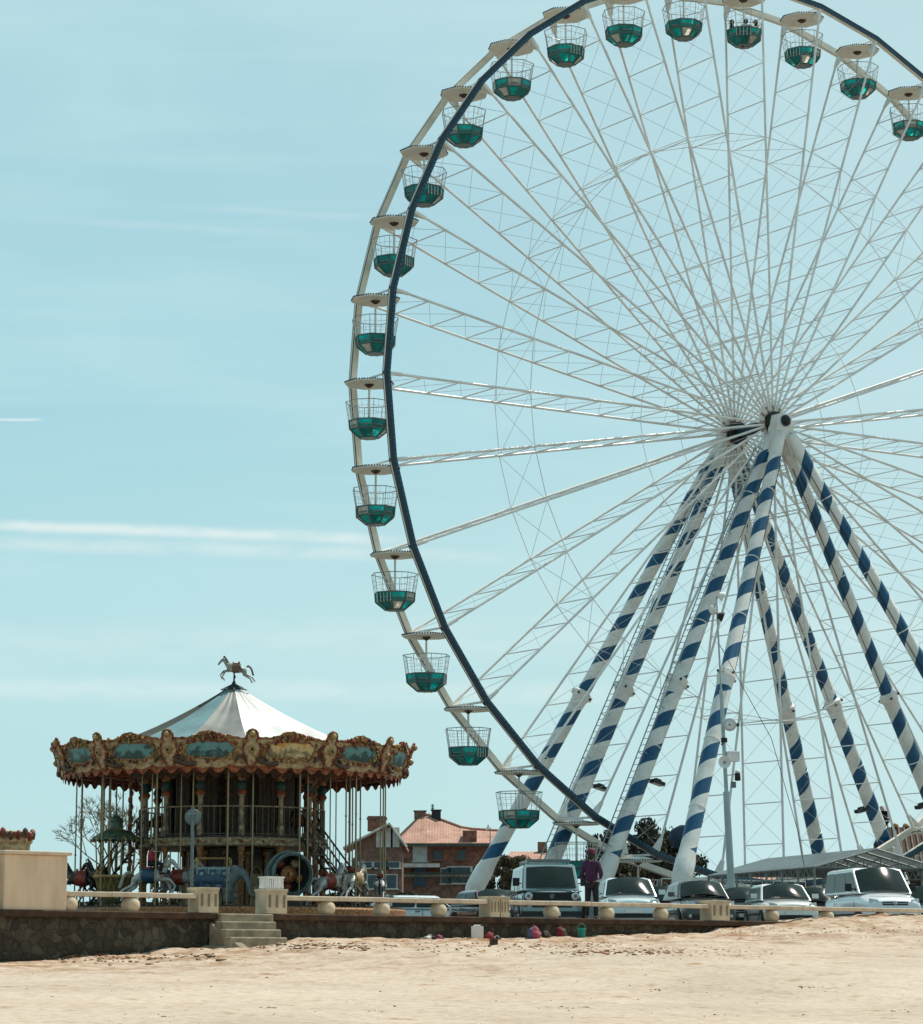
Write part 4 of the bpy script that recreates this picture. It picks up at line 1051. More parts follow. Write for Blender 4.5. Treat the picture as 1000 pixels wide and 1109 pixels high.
def vehicle(name, label, cat, px, Yd, yaw, P, group='vehicles parked in a row behind the balustrade'):
    L, W, H = P['L'], P['W'], P['H']; pm = P['paint']; z0 = .20
    t = thing(name, label, cat, (gx(px, Yd, 0), Yd, 0), R(yaw), group)
    nose, cowl, cz, rf, rr, rb, tz = P['nose'], P['cowl'], P['cz'], P['rf'], P['rr'], P['rb'], P['tz']
    f = -L / 2; hw_ = W / 2
    st = [(f, .34, nose - .16, .80), (f + .05, .26, nose - .07, .88), (f + .22, z0, nose, .955), (f + .6 * cowl, z0, nose + (cz - nose) * .55, .99), (f + cowl, z0, cz, 1), (f + L * .5, z0, cz + .02, 1), (f + L * .8, z0, tz + .01, .985), (-f - .15, z0 + .03, tz, .95), (-f, .36, tz - .08, .86)]
    mb = MB(); vs = []; K = 11
    for (y, zl, zt, wf) in st:
        w_ = hw_ * wf; h = zt - zl
        half = [(-.86 * w_, zl), (-.97 * w_, zl + .07), (-w_, zl + h * .35), (-.995 * w_, zl + h * .66), (-.95 * w_, zt - .03)]
        half = half + [(0, zt + .035 if y < f + cowl + .1 else zt + .02)] if False else half
        ring = half + [(0, zt + .03)] + [(-x, z) for x, z in half[::-1]]
        vs += [(x, y, z) for x, z in ring]
    fs = []
    for i in range(len(st) - 1):
        for j in range(K - 1): fs.append((i * K + j, i * K + j + 1, (i + 1) * K + j + 1, (i + 1) * K + j))
        fs.append((i * K + K - 1, i * K, (i + 1) * K, (i + 1) * K + K - 1))
    fs.append(tuple(range(K))[::-1]); fs.append(tuple((len(st) - 1) * K + j for j in range(K)))
    mb.add(vs, fs, pm, None, True); o = mb.build('body', t)
    bmm = bmesh.new(); bmm.from_mesh(o.data); bmesh.ops.recalc_face_normals(bmm, faces=bmm.faces[:]); bmm.to_mesh(o.data); bmm.free()
    sd_ = o.modifiers.new('s', 'SUBSURF'); sd_.levels = sd_.render_levels = 2
    # cabin
    wb, wt = hw_ * .93, hw_ * P.get('wt', .76); yb0, yt0, yt1, yb1 = f + cowl - .05, f + rf, f + rr, f + rb; zb = cz - .05
    B = [(-wb, yb0, zb), (wb, yb0, zb), (wb, yb1, zb), (-wb, yb1, zb)]
    T = [(-wt, yt0, H - .05), (wt, yt0, H - .05), (wt, yt1, H - .06), (-wt, yt1, H - .06)]
    Rr = [(-wt * .8, yt0 + .12, H), (wt * .8, yt0 + .12, H), (wt * .8, yt1 - .1, H - .01), (-wt * .8, yt1 - .1, H - .01)]
    cb = MB(); cb.add(B + T + Rr, [(0, 1, 5, 4), (1, 2, 6, 5), (2, 3, 7, 6), (3, 0, 4, 7), (4, 5, 9, 8), (5, 6, 10, 9), (6, 7, 11, 10), (7, 4, 8, 11), (8, 9, 10, 11), (3, 2, 1, 0)], pm)
    bevel(cb.build('cabin', t), .035, 3)
    g = MB(); gi = P.get('gi', .07); Q = [Vector(p) for p in (B[0], B[1], T[1], T[0])]; nn = (Q[1] - Q[0]).cross(Q[3] - Q[0]).normalized(); bul = P.get('bulge', .13)
    iu = gi / (Q[1] - Q[0]).length; iv = gi / (Q[3] - Q[0]).length; NU, NV = 16, 6; vs = []
    for j in range(NV + 1):
        for i in range(NU + 1):
            a, b_ = iu + (1 - 2 * iu) * i / NU, iv + (1 - 2 * iv) * j / NV
            vs.append(tuple(Q[0].lerp(Q[1], a).lerp(Q[3].lerp(Q[2], a), b_) + nn * (.012 + bul * (1 - (2 * i / NU - 1) ** 2) + .03 * (1 - (2 * j / NV - 1) ** 2) * (1 - (2 * i / NU - 1) ** 2))))
    g.add(vs, [(j * (NU + 1) + i, j * (NU + 1) + i + 1, (j + 1) * (NU + 1) + i + 1, (j + 1) * (NU + 1) + i) for j in range(NV) for i in range(NU)], carglass, None, True)
    ws = g.build('windscreen', t)
    sv = MB(); 
    for x in (-.45, .12): sv.tube((x, yb0 - .12, zb + .06), (x + .5, yb0 - .06, zb + .10), .009, blk, 5)
    sv.build('wiper', ws)
    g = MB(); dv = P.get('div', [(0, .47), (.47, 1)])
    quad_on(g, [B[1], B[2], T[2], T[1]], .09, .012, carglass, dv); g.build('side_windows', t); g = MB(); quad_on(g, [B[3], B[0], T[0], T[3]], .09, .012, carglass, [(1 - b, 1 - a) for a, b in dv][::-1]); g.build('side_windows', t)
    g = MB(); quad_on(g, [B[2], B[3], T[3], T[2]], .09, .012, carglass); g.build('rear_window', t)
    sm_ = MB()
    for sx_ in (-1, 1):
        x = sx_ * (hw_ * 1.0 + .002)
        for yy in (f + cowl + .25, f + (rf + rr) / 2 + .1, f + rr + .1): sm_.box((x, yy, .62), (.006, .014, .62), blk)
        sm_.box((x + sx_ * .004, f + L * .5, .52), (.012, L * .55, .05), blk)
    sm_.box((0, f + .30, nose + .03), (hw_ * 1.5, .012, .006), blk); sm_.build('door_seams', t)
    for sx_ in (-1, 1):
        for yy in (f + (rf + rr) / 2 - .1, f + rr - .05):
            dh = MB(); dh.box((sx_ * (hw_ + .015), yy, cz - .14), (.03, .17, .03), blk); dh.build('door_handle', t)
    # wheels
    wr = P.get('wr', .31)
    for sx_ in (-1, 1):
        for wy in (f + P.get('fw', .82), -f - P.get('rw', .8)):
            MX = Matrix.Translation((sx_ * (hw_ - .09), wy, wr)) @ Matrix.Rotation(R(90), 4, 'Y')
            wm = MB(); wm.lathe([(.19, -.1), (wr - .02, -.1), (wr, -.07), (wr, .07), (wr - .02, .1), (.19, .1)], blk, 22, M=MX); w0 = wm.build('wheel', t)
            rm = MB(); rm.lathe([(.02, sx_ * .075), (.06, sx_ * .085), (.19, sx_ * .07), (.20, sx_ * .102)], steelg, 18, M=MX)
            for i in range(5): a = i * 1.257; rm.tube(MX @ Vector((.05 * math.cos(a), .05 * math.sin(a), sx_ * .09)), MX @ Vector((.18 * math.cos(a), .18 * math.sin(a), sx_ * .09)), .02, steelg, 6)
            rm.build('rim', w0)
            ar = MB(); ar.lathe([(wr - .03, sx_ * .092), (wr + .06, sx_ * .088)], blk, 22, M=MX); ar.build('wheel_arch', t)
    # mirrors
    for sx_ in (-1, 1):
        m2 = MB(); x = sx_ * (hw_ + .10); mz = cz + P.get('mz', .10)
        m2.box((x, f + cowl + P.get('my', .25), mz), (.20, .10, .14 if not P.get('bigm') else .24), P.get('mirror', pm)); m2.tube((sx_ * wb, f + cowl + P.get('my', .25), mz - .05), (x, f + cowl + P.get('my', .25), mz - .03), .02, blk, 6)
        bevel(m2.build('door_mirror', t), .02)
    # face
    style = P.get('style', 'hatch'); yf = f - .005
    fr_ = MB()
    if style != 'camper':
        for sx_ in (-1, 1):
            h = MB(); xo, xi, zt = sx_ * hw_ * .86, sx_ * hw_ * .50, nose - .10
            h.add([(xi, f + .015, zt - .09), (xo * .98, f + .075, zt - .07), (xo, f + .16, zt + .08), (xi + sx_ * .07, f + .045, zt + .03), (xi, f + .1, zt - .09), (xo * .9, f + .16, zt - .07), (xo * .9, f + .24, zt + .06), (xi, f + .2, zt + .02)],
                  [(0, 1, 2, 3), (3, 2, 6, 7), (1, 5, 6, 2), (4, 0, 3, 7), (0, 4, 5, 1)] if sx_ > 0 else [(3, 2, 1, 0), (7, 6, 2, 3), (2, 6, 5, 1), (7, 3, 0, 4), (1, 5, 4, 0)], headl)
            bevel(h.build('headlight', t), .012)
        fr_.box((0, yf + .03, nose - .19), (hw_ * .86, .06, .10), blk); fr_.box((0, yf + .0, nose - .19), (hw_ * .84, .02, .012), chrome)
        fr_.lathe([(.02, 0), (.055, .004), (.06, -.01)], chrome, 16, M=Matrix.Translation((0, yf - .012, nose - .17)) @ Matrix.Rotation(R(90), 4, 'X'))
        fr_.box((0, yf + .02, .40), (hw_ * 1.3, .07, .13), blk); fr_.build('grille', t)
        pl = MB(); pl.box((0, yf - .025, .53), (.50, .015, .11), whitep); pl.build('number_plate', t)
        for sx_ in (-1, 1):
            fg = MB(); fg.lathe([(.01, .0), (.05, .0), (.055, -.02)], headl, 12, M=Matrix.Translation((sx_ * hw_ * .72, yf + .015, .42)) @ Matrix.Rotation(R(90), 4, 'X')); fg.build('fog_light', t)
    # rear lamps
    for sx_ in (-1, 1):
        rl_ = MB(); rl_.box((sx_ * hw_ * .74, -f + .0, tz - .2), (.16, .05, .2), lampr); bevel(rl_.build('tail_light', t), .015)
    return t
headl = mat('headlight_glass', (.62, .64, .62), .08, .5, .1, 6, coat=1); lampr = mat('tail_lamp_red', (.4, .02, .015), .2, 0, .1, 6)
p_van = paint('van_silver_blue', (.26, .37, .37)); p_pale = paint('pale_blue_paint', (.60, .72, .74)); p_grey = paint('dark_grey_paint', (.045, .05, .047)); p_silver = paint('silver_paint', (.78, .78, .74))
p_white = paint('white_van_paint', (.80, .84, .84)); p_black = paint('black_paint', (.02, .022, .025)); p_maroon = paint('dark_maroon_paint', (.06, .025, .03)); p_green = paint('dark_green_paint', (.05, .08, .075))
hatch = dict(L=4.0, W=1.70, H=1.48, nose=.84, cowl=1.10, cz=.97, rf=1.72, rr=3.30, rb=3.80, tz=.95)
def mk(**k): d = dict(hatch); d.update(k); return d
Y0 = 84
# old camper van, built up from the same shell
v = vehicle('camper_van', 'boxy silver old camper van with round headlights in a black band', 'van', 590, Y0, 4, dict(L=4.5, W=1.84, H=1.98, nose=1.16, cowl=.22, cz=1.20, rf=.80, rr=4.25, rb=4.40, tz=1.2, wt=.84, gi=.10, bulge=.05, paint=p_van, style='camper', mirror=blk, my=.35, mz=.22, bigm=1, wr=.33, fw=.75, rw=1.1, div=[(.02, .27), (.27, .62), (.62, .98)]))
yf = -2.25
mb = MB(); mb.box((0, yf + .03, .985), (1.64, .10, .24), blk)
for i in range(5): mb.box((0, yf - .024, .90 + i * .042), (1.18, .012, .012), dark)
gri = mb.build('grille_band', v); bevel(gri, .02)
for x in (-.70, .70):
    h = MB(); MX = Matrix.Translation((x, yf - .02, .985)) @ Matrix.Rotation(R(90), 4, 'X')
    h.lathe([(.115, -.02), (.118, .02), (.10, .03)], chrome, 24, M=MX, smooth=False); h.lathe([(.10, .012), (.055, .018)], headl, 24, M=MX, smooth=False); h.lathe([(.055, .018), (.04, .012), (.01, .012)], greyp, 24, M=MX, smooth=False); h.build('headlight', v)
em = MB(); MX = Matrix.Translation((0, yf - .035, .985)) @ Matrix.Rotation(R(90), 4, 'X') @ Matrix.Scale(.72, 4)
ring = [MX @ Vector((.085 * math.cos(a * .2618), .085 * math.sin(a * .2618), 0)) for a in range(24)]; em.path(ring, .006, steelg, 5, True)
em.path([MX @ Vector(p) for p in ((-.035, .075, 0), (0, .01, 0), (.035, .075, 0))], .006, steelg, 5)
em.path([MX @ Vector(p) for p in ((-.068, .045, 0), (-.032, -.07, 0), (0, -.005, 0), (.032, -.07, 0), (.068, .045, 0))], .006, steelg, 5)
em.build('round_emblem', gri)
mb = MB(); mb.box((0, yf - .02, .70), (1.2, .05, .09), blk); mb.box((0, yf + .02, .46), (1.84, .16, .16), dark)
for x in (-.80, .80): mb.box((x, yf - .01, .70), (.11, .06, .06), mat('amber_lamp', (.20, .06, .015), .3))
mb.box((0, yf - .075, .46), (.5, .02, .11), whitep); mb.build('bumper', v)
mb = MB()
for x in (-.60, .60):
    mb.tube((x, -1.3, 2.10), (x, 1.6, 2.10), .022, steelg, 6)
    for y in (-1.2, -.2, .8, 1.5): mb.tube((x, y, 1.95), (x, y, 2.10), .02, steelg, 6)
for y in (-1.2, -.5, .3, 1.0, 1.5): mb.tube((-.6, y, 2.10), (.6, y, 2.10), .018, steelg, 6)
mb.box((0, -1.33, 2.06), (1.3, .05, .10), greyp); mb.build('roof_rack', v)
mb = MB()
for sx_ in (-1, 1): mb.box((sx_ * .925, .1, 1.14), (.012, 3.9, .03), dark); mb.box((sx_ * .925, -1.1, .95), (.012, .012, .8), dark); mb.box((sx_ * .925, .0, .95), (.012, .012, .8), dark)
mb.build('side_trim', v)
vehicle('parked_car', 'pale blue car facing the beach with sun glaring on its windscreen', 'car', 680, Y0 - 1, 2, mk(W=1.76, H=1.56, paint=p_pale, nose=.92, cz=1.02, rf=1.75))
vehicle('parked_car', 'dark grey hatchback half hidden behind a square balustrade post', 'car', 757, Y0 + 1, 6, mk(W=1.74, H=1.52, paint=p_grey, nose=.90, cz=1.0))
vehicle('parked_car', 'small green car parked further back between dark hatchback and silver hatchback', 'car', 800, Y0 + 6, 2, mk(H=1.44, paint=p_green))
vehicle('parked_car', 'silver hatchback with a badge on its nose beside the white van', 'car', 846, Y0 + 2, 5, mk(W=1.74, H=1.46, paint=p_silver, nose=.88))
vehicle('parked_car', 'black car showing between silver hatchback and white van', 'car', 882, Y0 + 9, -6, mk(H=1.52, W=1.78, paint=p_black))
vehicle('parked_van', 'tall white van with sloping bonnet at the right end of the row', 'van', 945, Y0 + 3, 10, dict(L=4.6, W=1.90, H=1.98, nose=1.02, cowl=.95, cz=1.20, rf=1.75, rr=4.3, rb=4.5, tz=1.15, wt=.84, paint=p_white, wr=.33, bigm=1, mirror=blk, my=.45, mz=.16, div=[(0, .30), (.30, .66), (.66, 1)]))
vehicle('parked_car', 'dark blue car cut off by the right edge of the picture', 'car', 1003, Y0 + 6, 8, mk(H=1.5, paint=paint('dark_blue_paint', (.03, .06, .10))))
vehicle('parked_car', 'dark car with glints on its roof directly behind the pale blue car', 'car', 716, Y0 + 9, 4, mk(H=1.60, paint=p_black))
vehicle('parked_car', 'low maroon car behind the double stone posts', 'car', 532, Y0 + 5, 20, mk(H=1.36, nose=.78, cz=.90, paint=p_maroon))
vehicle('parked_car', 'pale car far back below the brick house, nearest the striped leg', 'car', 470, 108, -50, mk(H=1.45, paint=p_silver), 'cars parked far back below the house')
vehicle('parked_car', 'dark green car far back below the brick house', 'car', 497, 112, -60, mk(H=1.45, paint=p_green), 'cars parked far back below the house')
vehicle('parked_car', 'teal car low behind the balustrade right of the carousel', 'car', 432, 98, -70, mk(H=1.40, paint=p_pale), 'cars parked far back below the house')

# ------------------------------------------------------------------ people
skinm = mat('skin', (.38, .21, .14), .55, 0, .1, 8); hairm = mat('dark_hair', (.02, .014, .01), .6, 0, .2, 20)
def head_parts(o, c, fwd, r=.105, hat=None, hair=True):
    """features on the head: fwd is the way the face looks"""
    fwd = Vector(fwd).normalized(); T = Matrix.Translation(c) @ fwd.to_track_quat('Y', 'Z').to_matrix().to_4x4()
    f = MB(); f.sphere((0, r * 1.02, -.01), .017, skinm, 8)
    for s_ in (-1, 1): f.sphere((s_ * .034, r * .88, .025), .011, dark, 6); f.sphere((s_ * r * .92, 0, .0), .022, skinm, 8, (.5, 1, 1.3))
    f.box((0, r * .92, -.045), (.045, .012, .01), redp)
    ff = MB(); ff.add(f.v, f.f, skinm, T, True); ff.mi = [ff._m(f.m[i]) for i in f.mi]; ff.build('face', o)
    if hair:
        h = MB(); h.sphere((0, -.018, .025), r * 1.08, hairm, 14, (1, 1.02, 1.02)); h.sphere((0, -.055, -.05), r * .78, hairm, 12)
        hh = MB(); hh.add(h.v, h.f, hairm, T, True); hh.build('hair', o)
    if hat:
        h = MB(); h.sphere((0, -.01, .055), r * 1.14, hat, 16, (1, 1.05, .95)); h.lathe([(r * 1.0, .04), (r * 1.55, .025), (r * 1.55, .035), (r * 1.0, .055)], hat, 18)
        hh = MB(); hh.add(h.v, h.f, hat, T, True); hh.build('hat', o)
def person(label, loc, rz, J, top_m, leg_m, shoe_m=None, hat=None, look=(0, -1, 0), group=None, fingers=True):
    """J: joint name -> position; arms and legs as chains. faces -Y by default"""
    t = thing('person', label, 'person', loc, rz, group)
    nd = {'pelvis': (J['pelvis'], (.15, .11)), 'waist': (J['waist'], (.125, .095)), 'chest': (J['chest'], (.15, .11)), 'neck': (J['neck'], .055), 'jaw': (J['jaw'], (.07, .08)), 'head': (J['head'], (.092, .105)), 'crown': (J['crown'], (.06, .07))}
    ed = [('pelvis', 'waist'), ('waist', 'chest'), ('chest', 'neck'), ('neck', 'jaw'), ('jaw', 'head'), ('head', 'crown')]
    for s_ in 'lr':
        for a, b, r in (('chest', 'sh', .065), ('sh', 'el', .045), ('el', 'wr', .032), ('wr', 'pa', (.038, .020))):
            nd[b + s_] = (J[b + s_], r); ed.append((a if a == 'chest' else a + s_, b + s_))
        for a, b, r in (('pelvis', 'hi', .095), ('hi', 'kn', .065), ('kn', 'an', .042), ('an', 'to', (.045, .035))):
            nd[b + s_] = (J[b + s_], r); ed.append((a if a == 'pelvis' else a + s_, b + s_))
    body = skin('body', nd, ed, skinm, t, 2, 'pelvis')
    # fingers: five short chains from each palm
    fg = MB()
    for s_ in 'lr':
        pa, wr_ = Vector(J['pa' + s_]), Vector(J['wr' + s_]); d = (pa - wr_).normalized(); side = d.cross(Vector((0, 0, 1)));
        side = side.normalized() if side.length > .1 else Vector((1, 0, 0)); nrm = side.cross(d)
        for i, (o_, ln) in enumerate(((-.026, .058), (-.009, .068), (.009, .064), (.025, .05))):
            a = pa + side * o_ + d * .02; b = a + d * ln * .6 - nrm * .01; c = b + d * ln * .35 - nrm * .03
            fg.tube(a, b, .0088, skinm, 6); fg.tube(b, c, .008, skinm, 6)
        a = wr_.lerp(pa, .5) + side * -.03; fg.tube(a, a + d * .03 - side * .03, .010, skinm, 6); fg.tube(a + d * .03 - side * .03, a + d * .06 - side * .035, .009, skinm, 6)
    fg.build('fingers', body)
    head_parts(body, Vector(J['head']), look, hat=hat)
    # clothes: own surfaces following the body
    pv, wa_, chs, nk = (Vector(J[q]) for q in ('pelvis', 'waist', 'chest', 'neck'))
    cl = {'pelvis': (tuple(pv.lerp(wa_, -.35)), (.19, .155)), 'waist': (tuple(wa_), (.185, .15)), 'chest': (tuple(chs), (.20, .165)), 'collar': (tuple(chs.lerp(nk, .75)), (.085, .085))}
    ce = [('pelvis', 'waist'), ('waist', 'chest'), ('chest', 'collar')]
    for s_ in 'lr':
        for a, b in (('chest', 'sh'), ('sh', 'el')): cl[b + s_] = (nd[b + s_][0], nd[b + s_][1] * 1.5); ce.append((a if a == 'chest' else a + s_, b + s_))
        e_, w2 = Vector(J['el' + s_]), Vector(J['wr' + s_]); cl['cu' + s_] = (tuple(e_.lerp(w2, .85)), .045); ce.append(('el' + s_, 'cu' + s_))
    skin('jacket', cl, ce, top_m, t, 2, 'pelvis')
    tr = {'pelvis': (nd['pelvis'][0], (.165, .125))}; te = []
    for s_ in 'lr':
        tr['hi' + s_] = (nd['hi' + s_][0], .112); tr['kn' + s_] = (nd['kn' + s_][0], .083); tr['an' + s_] = (nd['an' + s_][0], .066)
        te += [('pelvis', 'hi' + s_), ('hi' + s_, 'kn' + s_), ('kn' + s_, 'an' + s_)]
    skin('trousers', tr, te, leg_m, t, 2, 'pelvis')
    sh = MB()
    for s_ in 'lr':
        a, b = Vector(J['an' + s_]), Vector(J['to' + s_]); m_ = (a + b) / 2; sh.sphere((m_.x, m_.y, min(a.z, b.z) + .0), .06, shoe_m or blk, 12, (.9, 2.2, .85) if abs(b.y - a.y) > .03 else (1.2, 1.2, .85))
    sh.build('shoes', t); return t
STAND = dict(pelvis=(0, 0, .93), waist=(0, .01, 1.10), chest=(0, .0, 1.32), neck=(0, .01, 1.46), jaw=(0, -.02, 1.52), head=(0, -.01, 1.60), crown=(0, 0, 1.68),
    shl=(-.19, 0, 1.37), ell=(-.30, .05, 1.12), wrl=(-.20, -.17, 1.02), pal=(-.14, -.25, 1.03), shr=(.19, 0, 1.37), elr=(.29, .06, 1.11), wrr=(.18, -.16, 1.01), par=(.11, -.23, 1.02),
    hil=(-.10, 0, .85), knl=(-.12, -.03, .48), anl=(-.12, .03, .09), tol=(-.13, -.12, .05), hir=(.10, 0, .85), knr=(.12, .01, .48), anr=(.13, .06, .09), tor=(.15, -.09, .05))
s_p = s_of(641); pp = Vector((gx(641, 64.6, 1), 64.6, 0))
person('person in a purple hooded top, dark trousers and pink hat standing at the balustrade', (pp.x, pp.y, 0), R(160), STAND, mat('purple_top', (.07, .012, .06), .8, 0, .2, 10), mat('dark_trousers', (.022, .02, .022), .8, 0, .2, 10), hat=mat('pink_hat', (.13, .015, .05), .8, 0, .15, 10)).scale = (.84, .84, .96)
SIT = dict(pelvis=(0, 0, .0), waist=(0, .0, .17), chest=(0, -.01, .39), neck=(0, -.01, .53), jaw=(0, -.04, .59), head=(0, -.03, .67), crown=(0, -.02, .75),
    shl=(-.19, 0, .44), ell=(-.27, -.05, .20), wrl=(-.16, -.25, .14), pal=(-.13, -.33, .14), shr=(.19, 0, .44), elr=(.27, -.05, .20), wrr=(.16, -.25, .14), par=(.13, -.33, .14),
    hil=(-.10, -.03, .0), knl=(-.12, -.42, .02), anl=(-.12, -.40, -.36), tol=(-.12, -.52, -.40), hir=(.10, -.03, 0), knr=(.12, -.42, .02), anr=(.12, -.40, -.36), tor=(.12, -.52, -.40))
def wheel_world(k, dx, dy, dz):
    a = PH + k * 2 * math.pi / NS; u = Vector((math.cos(WROT), math.sin(WROT), 0))
    c = Vector((WC.x, WC.y, 0)) + u * (WR * math.sin(a)) + Vector((0, 0, HZ + WR * math.cos(a))); return c + Vector((dx, dy, dz))
blk_c = mat('black_coat', (.018, .018, .02), .8, 0, .2, 9); whc = mat('white_shirt', (.7, .68, .64), .8, 0, .1, 9)
person('passenger in black at the left of the occupied gondola near the top', wheel_world(3, -.58, 0, -2.05), R(90), SIT, blk_c, blk_c)
person('passenger in black at the right of the occupied gondola near the top', wheel_world(3, .58, 0, -2.05), R(-90), SIT, blk_c, blk_c)
person('passenger with a white shirt leaning forward between two others in the gondola', wheel_world(3, .05, -.50, -2.18), R(180), SIT, whc, blk_c)
# child riding the white carousel horse
ch = person('child in a red top riding the white leaping carousel horse', (CXX + cpos(181, 0)[0] + 0, CY - 4.45, 2.16), R(90), SIT, mat('red_top', (.50, .03, .06), .8, 0, .15, 9), blk_c)
ch.scale = (.78, .78, .78)

# ------------------------------------------------------------------ lamp mast, road sign, marquee
mx, my = gx(795, 100, 0), 100
u_ = Vector((gx(776, 100, 12.5) - mx, 0, gz(646, 100)))
ms = thing('speaker_mast', 'slim leaning steel mast with loudspeakers and floodlights in front of the striped leg', 'mast', (mx, my, 0))
mb = MB(); mb.tube((0, 0, 0), u_ * .42, .15, greyp2 := mat('mast_grey', (.42, .52, .52), .45, .2, .1, 3), 12, .12); mb.tube(u_ * .42, u_ * .72, .075, greyp2, 10); mb.tube(u_ * .72, u_, .035, greyp2, 8)
mb.box((0, 0, .25), (.5, .5, .5), greyp); mb.build('pole', ms)
def at_t(t): return u_ * t
mb = MB(); c = at_t((gz(786, 100)) / u_.z); mb.lathe([(.03, -.15), (.10, -.08), (.23, .07), (.25, .09), (.04, .02)], whitep, 20, M=Matrix.Translation(c + Vector((.22, -.2, 0))) @ Matrix.Rotation(R(80), 4, 'X')); mb.box(c + Vector((.5, 0, .03)), (.16, .12, .12), dark); mb.tube(c, c + Vector((.5, 0, .03)), .025, steelg, 6); mb.build('dish', ms)
mb = MB(); c = at_t((gz(823, 100)) / u_.z); mb.box(c + Vector((.30, -.05, .12)), (.42, .30, .38), whitep, R(20)); mb.lathe([(.05, -.16), (.22, .12), (.24, .14), (.05, .02)], whitep, 16, M=Matrix.Translation(c + Vector((-.04, -.26, -.12))) @ Matrix.Rotation(R(85), 4, 'X')); bevel(mb.build('loudspeaker', ms), .02)
mb = MB(); c = at_t((gz(840, 100)) / u_.z); mb.tube(c, c + Vector((.42, 0, .05)), .022, steelg, 6); mb.lathe([(.09, .12), (.11, .0), (.11, -.16), (.02, -.18)], dark, 14, c=tuple(c + Vector((.44, -.02, -.02)))); mb.sphere(c + Vector((.44, -.02, .12)), .10, whitep, 10); mb.build('camera_dome', ms)
mb = MB(); c = at_t((gz(802, 100)) / u_.z); mb.box(c + Vector((0, -.15, 0)), (.22, .16, .16), dark); mb.tube(c, c + Vector((-.1, -.2, -.18)), .03, dark, 6); mb.build('floodlight', ms)
for dz, dx in ((.0, .28), (-.55, -.05), (-.75, .25)):
    mb = MB(); c = u_ + Vector((dx - .1, -.1, dz)); mb.lathe([(.10, -.12), (.18, .06), (.19, .10), (.04, .05)], whitep if dz > -.7 else dark, 14, M=Matrix.Translation(c) @ Matrix.Rotation(R(60 + 200 * dx), 4, 'Y')); mb.tube(u_ + Vector((0, 0, dz)), c, .025, steelg, 6); mb.build('floodlight', ms)
mb = MB(); c = at_t(gz(850, 100) / u_.z); mb.box(c + Vector((.27, 0, 0)), (.18, .16, .22), greyp); mb.build('junction_box', ms)
mb = MB(); mb.path([u_ * .86, Vector((1.5, 0, gz(800, 100))), Vector((2.4, 0, gz(900, 100))), Vector((3.0, 0, .1))], .012, dark, 4); mb.build('stay_cable', ms)
sg = thing('road_sign', 'round grey road sign seen from behind on a thin post before the carousel', 'road sign', (gx(208, 84, 2), 84, 0))
sg_m = mat('sign_back', (.20, .25, .24), .5, .3, .15, 5)
mb = MB(); mb.tube((0, 0, 0), (0, 0, 3.75), .05, sg_m, 10); mb.build('post', sg)
mb = MB(); mb.lathe([(.01, -.05), (.235, -.05), (.25, -.06), (.25, -.075), (.235, -.07), (.01, -.07)], sg_m, 28, M=Matrix.Translation((0, 0, gz(885, 84))) @ Matrix.Rotation(R(90), 4, 'X')); mb.box((0, -.045 + .02, gz(885, 84) + .1), (.3, .02, .03), steelg); mb.build('sign_disc', sg)
# marquee
MA = R(16); mq = thing('marquee', 'open sided metal marquee with low gabled translucent roof behind the white van', 'marquee', (gx(950, 99, 3), 99, 0), MA)
roofm = thin('marquee_sheet', (.16, .19, .19), .3, .3, 1.5); roofp = mat('marquee_frame', (.26, .30, .29), .4, .3, .15, 4)
LW, LL, ZE, ZR = 2.45, 10.5, gz(941, 100), gz(921, 100)
rm = MB()
for i in range(7):
    y0, y1 = i * LL / 7, (i + 1) * LL / 7 - .03
    for s_ in (-1, 1): rm.quad([(s_ * (LW + .1), y0, ZE + .03 - .02), (s_ * (LW + .1), y1, ZE + .01), (0, y1, ZR + .05), (0, y0, ZR + .05)], roofm)
rm.build('roof_sheets', mq)
fm = MB()
for i in range(8):
    y = i * LL / 7
    for s_ in (-1, 1):
        fm.tube((s_ * LW, y, 0), (s_ * LW, y, ZE), .045, roofp, 6); fm.tube((s_ * LW, y, ZE), (0, y, ZR), .04, roofp, 6)
        for t in (.33, .66): fm.tube((s_ * LW * (1 - t), y, ZE), (s_ * LW * (1 - t), y, ZE + (ZR - ZE) * t), .022, roofp, 5); fm.tube((s_ * LW * (1 - t), y, ZE + (ZR - ZE) * t), (s_ * LW * (1 - t - .33), y, ZE), .02, roofp, 5)
    fm.tube((-LW, y, ZE), (LW, y, ZE), .035, roofp, 6)
for s_ in (-1, 1):
    fm.tube((s_ * LW, 0, ZE), (s_ * LW, LL, ZE), .045, roofp, 6); fm.tube((s_ * LW, 0, ZE - .35), (s_ * LW, LL, ZE - .35), .028, roofp, 6)
    for i in range(21): y = i * LL / 21; fm.tube((s_ * LW, y, ZE - .35), (s_ * LW, y + LL / 42, ZE), .016, roofp, 4); fm.tube((s_ * LW, y + LL / 42, ZE), (s_ * LW, y + LL / 21, ZE - .35), .016, roofp, 4)
fm.tube((0, 0, ZR), (0, LL, ZR), .04, roofp, 6); fm.build('roof_frame', mq)
fm = MB()
for i in range(7):
    y = i * LL / 7; fm.box((LW, y + .75, .9), (.04, 1.3, 1.1), mat('counter_panel', (.16, .14, .10), .7, 0, .3, 3))
    fm.box((-LW + .1, y + .75, .6), (.04, 1.3, .9), steelg)
fm.build('side_panels', mq)

